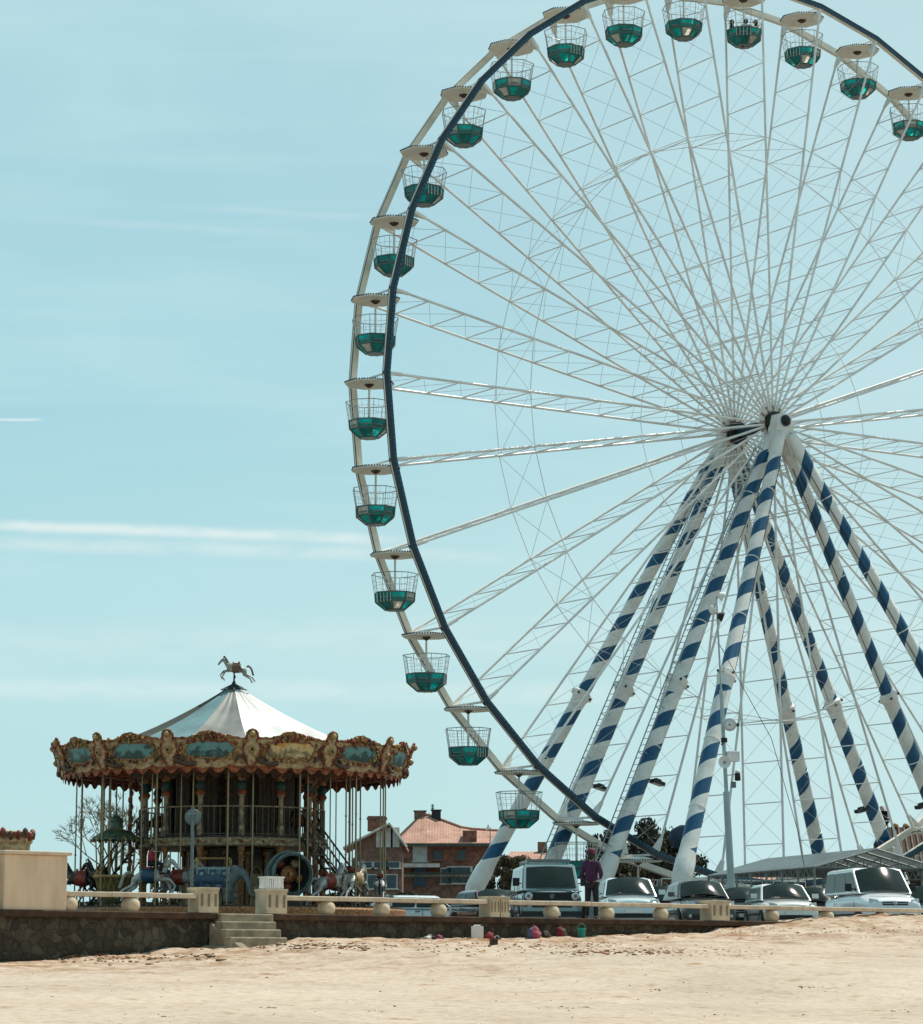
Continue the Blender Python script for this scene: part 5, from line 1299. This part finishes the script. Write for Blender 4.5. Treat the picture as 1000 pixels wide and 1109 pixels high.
# ------------------------------------------------------------------ buildings behind
tiles = bpy.data.materials.new('clay_tiles'); tiles.use_nodes = True
sn, sl = tiles.node_tree.nodes, tiles.node_tree.links; b = sn['Principled BSDF']; b.inputs['Roughness'].default_value = .8; tcs = sn.new('ShaderNodeTexCoord')
tw = sn.new('ShaderNodeTexWave'); tw.inputs['Scale'].default_value = 1.3; tw.inputs['Distortion'].default_value = .6; sl.new(tcs.outputs['Object'], tw.inputs[0])
sl.new(smx(1.0, smx(1.0, srm(snz(.9, 6), .3, (.42, .21, .145), .7, (.62, .36, .27)), srm(snz(6, 6, .7), .3, (.6, .55, .5), .6, (1, 1, 1)), 'MULTIPLY'), srm(tw.outputs['Fac'], 0, (.8, .78, .76), .6, (1, 1, 1)), 'MULTIPLY'), b.inputs['Base Color'])
brick = mat('brick_red', (.34, .15, .10), .85, 0, .3, 2.5, .2, 30); brickd = mat('brick_dark', (.26, .15, .11), .85, 0, .3, 2.5); fasc = mat('fascia_green', (.07, .09, .07), .6, 0, .2, 3)
hwht = mat('house_white', (.62, .63, .58), .7, 0, .15, 2); stucco = mat('house_stucco', (.26, .24, .18), .85, 0, .25, 1)
def HX(px, Yd): return gx(px, Yd, 6)
YH = 235
h1 = thing('brick_house', 'brick house with wide clay tiled roof and white shutters right of the carousel', 'house', (HX(480, YH), YH, 0))
def hx(px, Yd=YH): return HX(px, Yd) - HX(480, YH)
ze, zr = gz(914, YH), gz(880, YH)
mb = MB(); x0, x1 = hx(437), hx(536); mb.box(((x0 + x1) / 2, 4, ze / 2 - .1), (x1 - x0, 8, ze - .2), brick); mb.build('wall', h1)
mb = MB(); mb.box(((x0 + x1) / 2, -.12, gz(950, YH) / 2), (x1 - x0 - .2, .5, gz(950, YH)), brickd); mb.box(((x0 + x1) / 2, -.4, gz(950, YH) + .1), (x1 - x0 + .6, 1.1, .25), stucco); mb.build('lower_storey', h1)
# main roof: ridge stepping down to the right
xs_, zz = [hx(430), hx(455), hx(462), hx(500), hx(512), hx(545)], [zr - 2.0, zr - .1, zr, gz(894, YH), gz(896, YH), gz(898, YH)]
mb = MB(); N_ = len(xs_)
for i in range(N_ - 1):
    mb.quad([(xs_[i], -.9, ze), (xs_[i + 1], -.9, ze), (xs_[i + 1], 4.2, zz[i + 1]), (xs_[i], 4.2, zz[i])], tiles); mb.quad([(xs_[i + 1], 9, ze), (xs_[i], 9, ze), (xs_[i], 4.2, zz[i]), (xs_[i + 1], 4.2, zz[i + 1])], tiles)
mb.quad([(xs_[0], 9, ze), (xs_[0], -.9, ze), (xs_[0], 4.2, zz[0])], tiles); mb.quad([(xs_[-1], -.9, ze), (xs_[-1], 9, ze), (xs_[-1], 4.2, zz[-1])], brickd)
mb.box(((xs_[0] + xs_[-1]) / 2, -.98, ze - .12), (xs_[-1] - xs_[0], .14, .26), fasc); mb.path([(xs_[i], 4.2, zz[i] + .06) for i in range(N_)], .13, tiles, 6)
rf1 = mb.build('roof', h1)
for px_, py_, w_, h_, m_ in ((454, 880, 1.0, .7, brickd), (472, 881, .8, 1.0, dark)):
    mb = MB(); mb.box((hx(px_), 4.4, gz(py_, YH)), (w_, .8, h_), m_); mb.box((hx(px_), 4.4, gz(py_, YH) + h_ / 2), (w_ + .15, .95, .1), m_); mb.build('chimney', rf1)
mb = MB(); mb.box((hx(509), .6, gz(908, YH)), (1.2, 1.8, 1.3), brick);  mb.build('dormer', rf1)
mb = MB(); mb.tube((hx(468), 4.2, zr), (hx(468), 4.2, gz(868, YH)), .05, dark, 5)
for i in range(3): mb.tube((hx(466), 4.2, gz(869 + i * 2, YH)), (hx(470), 4.2, gz(869 + i * 2, YH)), .035, dark, 4)
mb.build('aerial', rf1)
mb = MB(); mb.lathe([(.02, 0), (.25, .06), (.42, .2)], whitep, 14, M=Matrix.Translation((hx(530), -1, gz(897, YH))) @ Matrix.Rotation(R(-70), 4, 'Y')); mb.tube((hx(531), -1, ze), (hx(531), -1, gz(897, YH)), .05, steelg, 5); mb.build('satellite_dish', rf1)
def win(parent, px, py, w, h, Yw, ref, y=-.05, m=hwht, pane=None):
    mb = MB(); c = (HX(px, Yw) - ref.location.x, y, gz(py, Yw)); mb.box(c, (w, .16, h), m); f_ = mb.build('window', parent)
    mb = MB(); mb.box((c[0], c[1] - .09, c[2]), (w * .82, .03, h * .86), pane or winglass); mb.build('pane', f_)
    mb = MB(); mb.box((c[0], c[1] - .12, c[2] - h / 2), (w + .2, .2, .1), m); mb.build('sill', f_); return f_
win(h1, 455, 925, 1.25, 1.35, YH, h1, m=hwht, pane=hwht)
for px_ in (474, 500): win(h1, px_, 926, .8, .9, YH, h1, m=brickd)
win(h1, 498, 948, 2.2, 1.5, YH, h1, y=-.5, m=hwht); win(h1, 455, 949, 1.0, 1.7, YH, h1, y=-.5, m=bluep, pane=bluep); win(h1, 483, 949, .9, 1.4, YH, h1, y=-.5)
mb = MB(); mb.box((hx(455), -.9, gz(938, YH)), (3.4, 1.6, .32), hwht)
for i in range(24): mb.tube((hx(437) + i * .34, -1.6, gz(955, YH)), (hx(437) + i * .34, -1.6, gz(946, YH)), .03, fasc, 4)
mb.tube((hx(437), -1.6, gz(946, YH)), (hx(437) + 8, -1.6, gz(946, YH)), .05, fasc, 5); mb.build('balcony', h1)
# gabled wing on the left of the house
YW = 222; h2 = thing('gabled_house', 'brick gabled house with half timbered white front seen through the carousel poles', 'house', (HX(410, YW), YW, 0))
def wx(px): return HX(px, YW) - h2.location.x
a0_, a1_, ap = wx(372), wx(438), wx(422)
zg = gz(893, YW); zl, zrr = gz(913, YW), gz(914, YW)
mb = MB(); mb.add([(a0_ + 1, 0, 0), (a1_ - .2, 0, 0), (a1_ - .2, 0, zrr), (ap, 0, zg), (a0_ + 1, 0, zl), (a0_ + 1, 7, 0), (a1_ - .2, 7, 0), (a1_ - .2, 7, zrr), (ap, 7, zg), (a0_ + 1, 7, zl)], [(0, 1, 2, 3, 4), (9, 8, 7, 6, 5), (1, 6, 7, 2), (5, 0, 4, 9)], brickd)
mb.build('wall', h2)
mb = MB()
for (xa, za, xb, zb_) in ((a0_, zl - .35, ap, zg + .12), (ap, zg + .12, a1_ + .2, zrr - .2)):
    mb.add([(xa, -.8, za), (xb, -.8, zb_), (xb, 7.4, zb_), (xa, 7.4, za), (xa, -.8, za - .2), (xb, -.8, zb_ - .2), (xb, 7.4, zb_ - .2), (xa, 7.4, za - .2)], [(0, 1, 2, 3), (7, 6, 5, 4), (0, 4, 5, 1), (2, 6, 7, 3), (1, 5, 6, 2), (3, 7, 4, 0)], tiles)
    mb.tube((xa, -.85, za - .08), (xb, -.85, zb_ - .08), .10, hwht, 6)
r2 = mb.build('roof', h2)
mb = MB(); mb.box((wx(408), .4, gz(892, YW)), (1.5, 1.2, 1.2), brick); mb.box((wx(408), .4, gz(886.5, YW)), (1.65, 1.35, .15), brickd); mb.build('chimney', r2)
for px_, w_ in ((412, .7), (420, .8), (428, .7)):
    mb = MB(); mb.box((wx(px_), -.06, gz(907, YW)), (w_, .1, 1.6), hwht); mb.build('white_panel', h2)
for px_ in (396, 412, 426): win(h2, px_, 937, 1.2, .55, YW, h2)
for px_ in (382, 404, 424): win(h2, px_, 955, 1.0, 1.2, YW, h2, pane=winglass)
def simple_house(label, px0, px1, py_e, py_r, Yd, wm, wins, cat='house', dep=8):
    t = thing('low_house', label, cat, (HX((px0 + px1) / 2, Yd), Yd, 0)); w_ = HX(px1, Yd) - HX(px0, Yd); ze_, zr_ = gz(py_e, Yd), gz(py_r, Yd)
    mb = MB(); mb.box((0, dep / 2, ze_ / 2 - .1), (w_ - .8, dep - 1, ze_ - .2), wm); mb.build('wall', t)
    mb = MB(); hw2 = w_ / 2
    mb.add([(-hw2, 0, ze_), (hw2, 0, ze_), (hw2 - .6, dep / 2, zr_), (-hw2 + .6, dep / 2, zr_), (-hw2, dep, ze_), (hw2, dep, ze_)], [(0, 1, 2, 3), (5, 4, 3, 2), (4, 0, 3), (1, 5, 2), (0, 4, 5, 1)], tiles)
    mb.box((0, -.05, ze_ - .08), (w_, .12, .18), fasc); r_ = mb.build('roof', t)
    mb = MB(); mb.box((w_ * .3, dep * .45, zr_ + .2), (.7, .7, 1.0), brickd); mb.build('chimney', r_)
    for i in range(wins): mb = MB(); x = -w_ / 2 + w_ * (i + .7) / (wins + .4); mb.box((x, .38, ze_ - 1.3), (1.0, .2, 1.2), hwht); f_ = mb.build('window', t); mb = MB(); mb.box((x, .26, ze_ - 1.3), (.8, .05, 1.0), winglass); mb.build('pane', f_)
    return t
simple_house('low house with clay roof showing between the camper van and striped legs', 546, 600, 931, 920, 205, stucco, 3)
simple_house('long low house with pinkish clay roof behind the slim leaning mast', 768, 895, 957, 944, 190, hwht, 6)
simple_house('low house with clay roof seen behind the ferris wheel boarding deck', 640, 730, 962, 952, 200, stucco, 4)
# barn at the right edge, with a statue-like chimney
YB = 150; bn = thing('timber_barn', 'dark timber gabled roof building rising at the right edge behind the marquee', 'building', (HX(990, YB), YB, 0))
timber = mat('barn_timber', (.055, .033, .022), .85, 0, .35, 1.5, .3, 20, stretch=(6, 6, .4))
zt_, zb_ = gz(893, YB), gz(932, YB); bx = HX(963, YB) - bn.location.x
mb = MB(); mb.box((bx + 6.2, 3, zb_ / 2), (12, 6, zb_), timber); mb.build('wall', bn)
mb = MB(); mb.add([(bx, -.4, zb_ - .3), (bx + 13, -.4, zb_ - .3), (bx + 13, 3, zt_), (bx + .3, 3, zt_), (bx, 6.6, zb_ - .3), (bx + 13, 6.6, zb_ - .3)], [(0, 1, 2, 3), (5, 4, 3, 2), (4, 0, 3)], timber)
for i in range(40): mb.tube((bx + .1 + i * .325, -.46, zb_ - .28), (bx + .35 + i * .315, 3, zt_ + .05), .06, brickd, 5)
for i in range(22): mb.sphere((bx + .3 + i * .56, 3, zt_ + .08), .16, creamc, 6)
rr_ = mb.build('roof', bn)
mb = MB(); xx = HX(964, YB) - bn.location.x; mb.lathe([(.5, gz(925, YB)), (.55, gz(912, YB)), (.35, gz(905, YB)), (.30, gz(890, YB)), (.50, gz(884, YB)), (.30, gz(880, YB)), (.45, gz(876, YB)), (.2, gz(872, YB)), (.02, gz(870, YB))], dark, 9, c=(xx, 2.5, 0), smooth=False); mb.build('carved_chimney', rr_)
# kiosk with red scrollwork at the left edge
YK = 80; ki = thing('scrollwork_kiosk', 'cream kiosk top with dark red scrollwork cresting behind the plastered block', 'kiosk', (gx(8, YK, 3), YK, 0))
mb = MB(); zt_ = gz(912, YK); mb.lathe([(.68, 0), (.68, zt_ - .1), (.76, zt_), (.72, zt_ + .28), (.3, zt_ + .32)], creamc, 10, smooth=False); mb.build('kiosk_body', ki)
mb = MB()
for i in range(20):
    a = i * .314; c = cp(.74, a, zt_ + .20); mb.sphere(c + Vector((0, 0, .06 * math.sin(i * 2.2))), .09, redp if i % 2 else orn2, 6, (1, 1, 1.6))
    mb.path([cp(.78, a, zt_ + .08), cp(.80, a + .1, zt_ + .25), cp(.78, a + .22, zt_ + .12)], .03, orn2 if i % 2 else redp, 5)
mb.build('cresting', ki)
sh = thing('market_stall_roof', 'flat grey canopy just showing over the plastered block', 'canopy', (gx(44, 76, 2), 76, 0))
mb = MB(); mb.add([(-.5, -.5, gz(925, 76)), (.45, -.5, gz(925.5, 76)), (.45, .5, gz(925, 76)), (-.5, .5, gz(925, 76)), (-.1, 0, gz(922, 76))], [(0, 1, 4), (1, 2, 4), (2, 3, 4), (3, 0, 4)], greyp); mb.build('canopy_top', sh)
mb = MB()
for x in (-.45, .4):
    for y in (-.45, .45): mb.tube((x, y, 0), (x, y, gz(925, 76)), .03, steelg, 6)
mb.build('legs_frame', sh)

# ------------------------------------------------------------------ plants
leafm = mat('dark_leaves', (.050, .055, .020), .7, 0, .4, 2, col2=(.016, .02, .010)); leafy = mat('olive_leaves', (.10, .08, .03), .75, 0, .4, 2, col2=(.04, .03, .014)); bark = mat('bark', (.10, .075, .05), .9, 0, .3, 6)
def tree(label, px, Yd, H, cr, m, nleaf, seed, name='tree', group=None, zc=None, squash=.75, leaf=.16):
    rnd = random.Random(seed); t = thing(name, label, 'tree' if name == 'tree' else 'bush', (gx(px, Yd, 0), Yd, 0), 0, group)
    mb = MB(); cz_ = H - cr * squash
    mb.tube((0, 0, 0), (.1, 0, cz_ * .7), .05 * H * .5, bark, 8, .03 * H * .5); br = []
    for i in range(9):
        a = rnd.uniform(0, 6.28); e = rnd.uniform(.2, 1.1); p = Vector((cr * .6 * math.cos(a) * math.cos(e), cr * .6 * math.sin(a) * math.cos(e), cz_ + cr * .5 * math.sin(e) * squash)); br.append(p)
        mb.tube((.1, 0, cz_ * .65), p, .02 * H * .5, bark, 5, .01)
    mb.build('trunk', t)
    lb = MB(); cl_ = []
    for i in range(34):
        while True:
            v_ = Vector((rnd.uniform(-1, 1), rnd.uniform(-1, 1), rnd.uniform(-.8, 1)))
            if .1 < v_.length < 1: break
        cl_.append((Vector((v_.x * cr, v_.y * cr, cz_ + v_.z * cr * squash)), rnd.uniform(.18, .36) * cr))
    for i in range(nleaf):
        c, r = rnd.choice(cl_); d = Vector((rnd.gauss(0, 1), rnd.gauss(0, 1), rnd.gauss(0, 1))).normalized() * r * rnd.uniform(.5, 1.08); p = c + d
        s_ = leaf * rnd.uniform(.6, 1.3); T = Matrix.Translation(p) @ Euler((rnd.uniform(0, 6), rnd.uniform(0, 6), rnd.uniform(0, 6))).to_matrix().to_4x4()
        lb.add([(-s_, 0, 0), (0, -s_ * .5, 0), (s_, 0, 0), (0, s_ * .5, .02)], [(0, 1, 2, 3)], m, T)
    lb.build('crown', t); return t
YT = 165
tree('dark evergreen tree with a rounded crown behind the low end of the wheel rim', 697, YT, gz(894, YT), 2.5, leafm, 14000, 3, zc=1, squash=.8, leaf=.13)
tree('dark evergreen tree in the gap between two striped legs, right of its neighbour', 724, YT + 3, gz(902, YT), 2.0, leafm, 10000, 5, squash=1.0, leaf=.13)
tree('dark evergreen tree partly behind the ladder leg', 662, YT + 1, gz(903, YT), 1.8, leafm, 8000, 8, squash=1.0, leaf=.13)
tree('olive brown bush standing between the striped foot and the camper van', 549, 134, gz(921, 134), 1.1, leafy, 14000, 11, 'bush', None, None, 1.9, .07)
tree('olive bush tucked behind the left corner of the camper van', 566, 136, gz(928, 136), 1.0, leafy, 10000, 12, 'bush', None, None, 1.9, .07)
tree('small dark bush low beside the foot of the leftmost striped leg', 538, 142, gz(944, 142), 1.3, leafm, 9000, 31, 'bush', None, None, 1.6, .09)
tree('olive tree behind the pale blue car under the boarding deck', 700, 150, gz(938, 150), 2.2, leafy, 4000, 14, 'bush', None, None, .8, .12)
tree('olive bush behind the dark grey hatchback', 745, 150, gz(948, 150), 1.7, leafy, 3000, 15, 'bush', None, None, .8, .12)
# bare winter tree behind the carousel
twigm = mat('pale_twig', (.22, .18, .13), .9, 0, .2, 6)
def bare(px, Yd, H, seed):
    rnd = random.Random(seed); t = thing('bare_tree', 'bare winter tree seen through the left side of the carousel', 'tree', (gx(px, Yd, 0), Yd, 0)); mb = MB(); tw_ = MB()
    def grow(p, d, L_, r, n):
        q = p + d * L_; (mb if n > 3 else tw_).tube(p, q, max(r, .012), twigm if n < 4 else bark, 5 if n > 3 else 4, r * .7, caps=False)
        if n == 0: return
        for i in range(3 if n > 1 else 4):
            a = Vector((rnd.gauss(0, .55), rnd.gauss(0, .55), rnd.gauss(.12, .3))); grow(q, (d + a).normalized(), L_ * rnd.uniform(.62, .85), r * .66, n - 1)
    grow(Vector((0, 0, 0)), Vector((0, 0, 1)), H * .36, .09, 6); mb.build('trunk', t); tw_.build('twigs', t)
bare(128, 128, gz(880, 128), 21); bare_done = 1
# clipped hedge and dark fence closing the far side of the car park
hm = MB(); rnd = random.Random(4)
for i in range(30000):
    x = rnd.uniform(-26, 12); zz_ = rnd.uniform(0, 1) ** .7; z = .2 + 2.1 * zz_ + .25 * math.sin(x * 1.7); p = Vector((x, rnd.uniform(-.5, .5), z)); s_ = rnd.uniform(.07, .15)
    hm.add([(-s_, 0, 0), (0, -s_ * .6, 0), (s_, 0, 0), (0, s_ * .6, .02)], [(0, 1, 2, 3)], leafm if rnd.random() < .7 else leafy, Matrix.Translation(p) @ Euler((rnd.uniform(0, 6), rnd.uniform(0, 6), rnd.uniform(0, 6))).to_matrix().to_4x4())
hd_ = thing('hedge', 'long dark hedge closing the far side of the car park behind the carousel', 'hedge', (0, 140, 0))
hm.build('hedge_leaves', hd_)
hm = MB(); hm.box((-7, .1, 1.05), (37.6, .5, 2.1), mat('hedge_core', (.02, .025, .012), .9, 0, .3, 3)); hm.build('hedge_wood', hd_)
wl = thing('boundary_wall', 'low rendered boundary wall far behind the parked vehicles', 'wall', (0, 146, 0))
mb = MB(); mb.box((19, 0, .9), (26, .3, 1.8), stucco_d := mat('stucco_dark', (.11, .095, .065), .9, 0, .3, 1)); mb.box((19, 0, 1.84), (26.1, .4, .08), stucco); mb.build('wall_panel', wl)

# ------------------------------------------------------------------ things left on the sand at the foot of the wall
def on_sand(px, d=.5):
    s_ = s_of(px); 
    return wp(s_ - d * .12, d, sand_z(s_ - d * .12, d))
mb = MB(); c = on_sand(501, .55); mb.box((0, 0, .14), (.26, .17, .24), whitep); mb.tube((-.07, 0, .28), (.07, 0, .28), .016, whitep, 8); mb.tube((-.07, 0, .25), (-.07, 0, .28), .016, whitep, 8); mb.tube((.07, 0, .25), (.07, 0, .28), .016, whitep, 8); mb.tube((.09, 0, .25), (.09, 0, .31), .022, bluep, 8)
o = mb.build('canister'); o.location = c; bevel(o, .02); tag(o, 'white plastic canister standing on the sand at the foot of the wall', 'canister')
redc = mat('red_cloth', (.24, .015, .02), .85, 0, .25, 12); bluc = mat('blue_cloth', (.05, .17, .36), .8, 0, .2, 10); pinkc = mat('pink_cloth', (.38, .08, .12), .8, 0, .2, 10); brc = mat('brown_cloth', (.07, .045, .035), .85, 0, .2, 10); tealc = mat('teal_plastic', (.02, .38, .36), .4, 0, .1, 6)
def bag(name, label, cat, px, d, size, m1, m2, seed, group=None):
    rnd = random.Random(seed); bm = bmesh.new(); bmesh.ops.create_icosphere(bm, subdivisions=3, radius=1)
    for v_ in bm.verts:
        n_ = NZ.noise(v_.co * 1.6 + Vector((seed, 0, 0))); v_.co *= 1 + .35 * n_; v_.co.z = max(v_.co.z, -.55)
        v_.co = Vector((v_.co.x * size[0], v_.co.y * size[1], (v_.co.z + .5) * size[2]))
    me = bpy.data.meshes.new(name); bm.to_mesh(me); me.materials.append(m1); me.materials.append(m2)
    for p in me.polygons: p.use_smooth = True; p.material_index = 1 if p.center.x < -size[0] * .45 else 0
    t = thing(name, label, cat, on_sand(px, d), rnd.uniform(0, 2), group); t.scale = (.8, .8, .8); o = link('bag_body', me, t); 
    mb = MB(); mb.path([(size[0] * .5 * math.cos(a), 0, size[2] * 1.1 + size[2] * .5 * math.sin(a)) for a in [math.pi * i / 8 for i in range(9)]], .012, m2, 6); mb.build('strap', t); return t
bag('beach_bag', 'bulky blue and pink beach bag on the sand', 'bag', 560, .6, (.26, .17, .22), bluc, pinkc, 2)
bag('beach_bag', 'small brown bag lying right of the blue beach bag', 'bag', 573, .6, (.15, .12, .13), brc, brc, 5)
bag('beach_bag', 'dark brown bag with a red flap right of the small brown bag', 'bag', 589, .6, (.18, .14, .17), brc, redc, 9)
bag('bundled_towel', 'crumpled red towel beside the white canister', 'towel', 514, .55, (.17, .13, .12), redc, redc, 12)
bag('bundled_towel', 'crumpled black cloth right of the red towel', 'towel', 522, .55, (.12, .12, .08), blk_c, whc, 14)
bag('bundled_clothes', 'heap of black and white clothes below the low balustrade', 'clothes', 452, .5, (.20, .14, .09), blk_c, whc, 17)
bag('bundled_clothes', 'dark crumpled jacket right of the black and white heap', 'clothes', 462, .5, (.12, .12, .08), blk_c, pinkc, 19)
bk = thing('toy_bucket', 'small teal toy bucket on the sand', 'bucket', on_sand(608, .7))
mb = MB(); mb.lathe([(.02, 0), (.07, 0), (.095, .2), (.10, .2), (.10, .215), (.088, .215), (.066, .02), (.02, .02)], tealc, 18); mb.build('pail', bk)
mb = MB(); mb.path([(.095 * math.cos(a), 0, .2 + .11 * math.sin(a)) for a in [math.pi * i / 8 for i in range(9)]], .007, tealc, 5); mb.build('handle', bk)
_h = hit(535, 1024); bxo = thing('wooden_block', 'small dark wooden block lying on the sand in front of the white canister', 'block', wp(_h[0], _h[1], sand_z(*_h)), .4)
bxo.scale = (.7, .7, .7)
mb = MB(); mb.box((0, 0, .08), (.20, .16, .17), mat('old_wood', (.10, .05, .03), .85, 0, .3, 8)); mb.box((0, -.083, .08), (.16, .01, .02), dark); bevel(mb.build('block_body', bxo), .015)
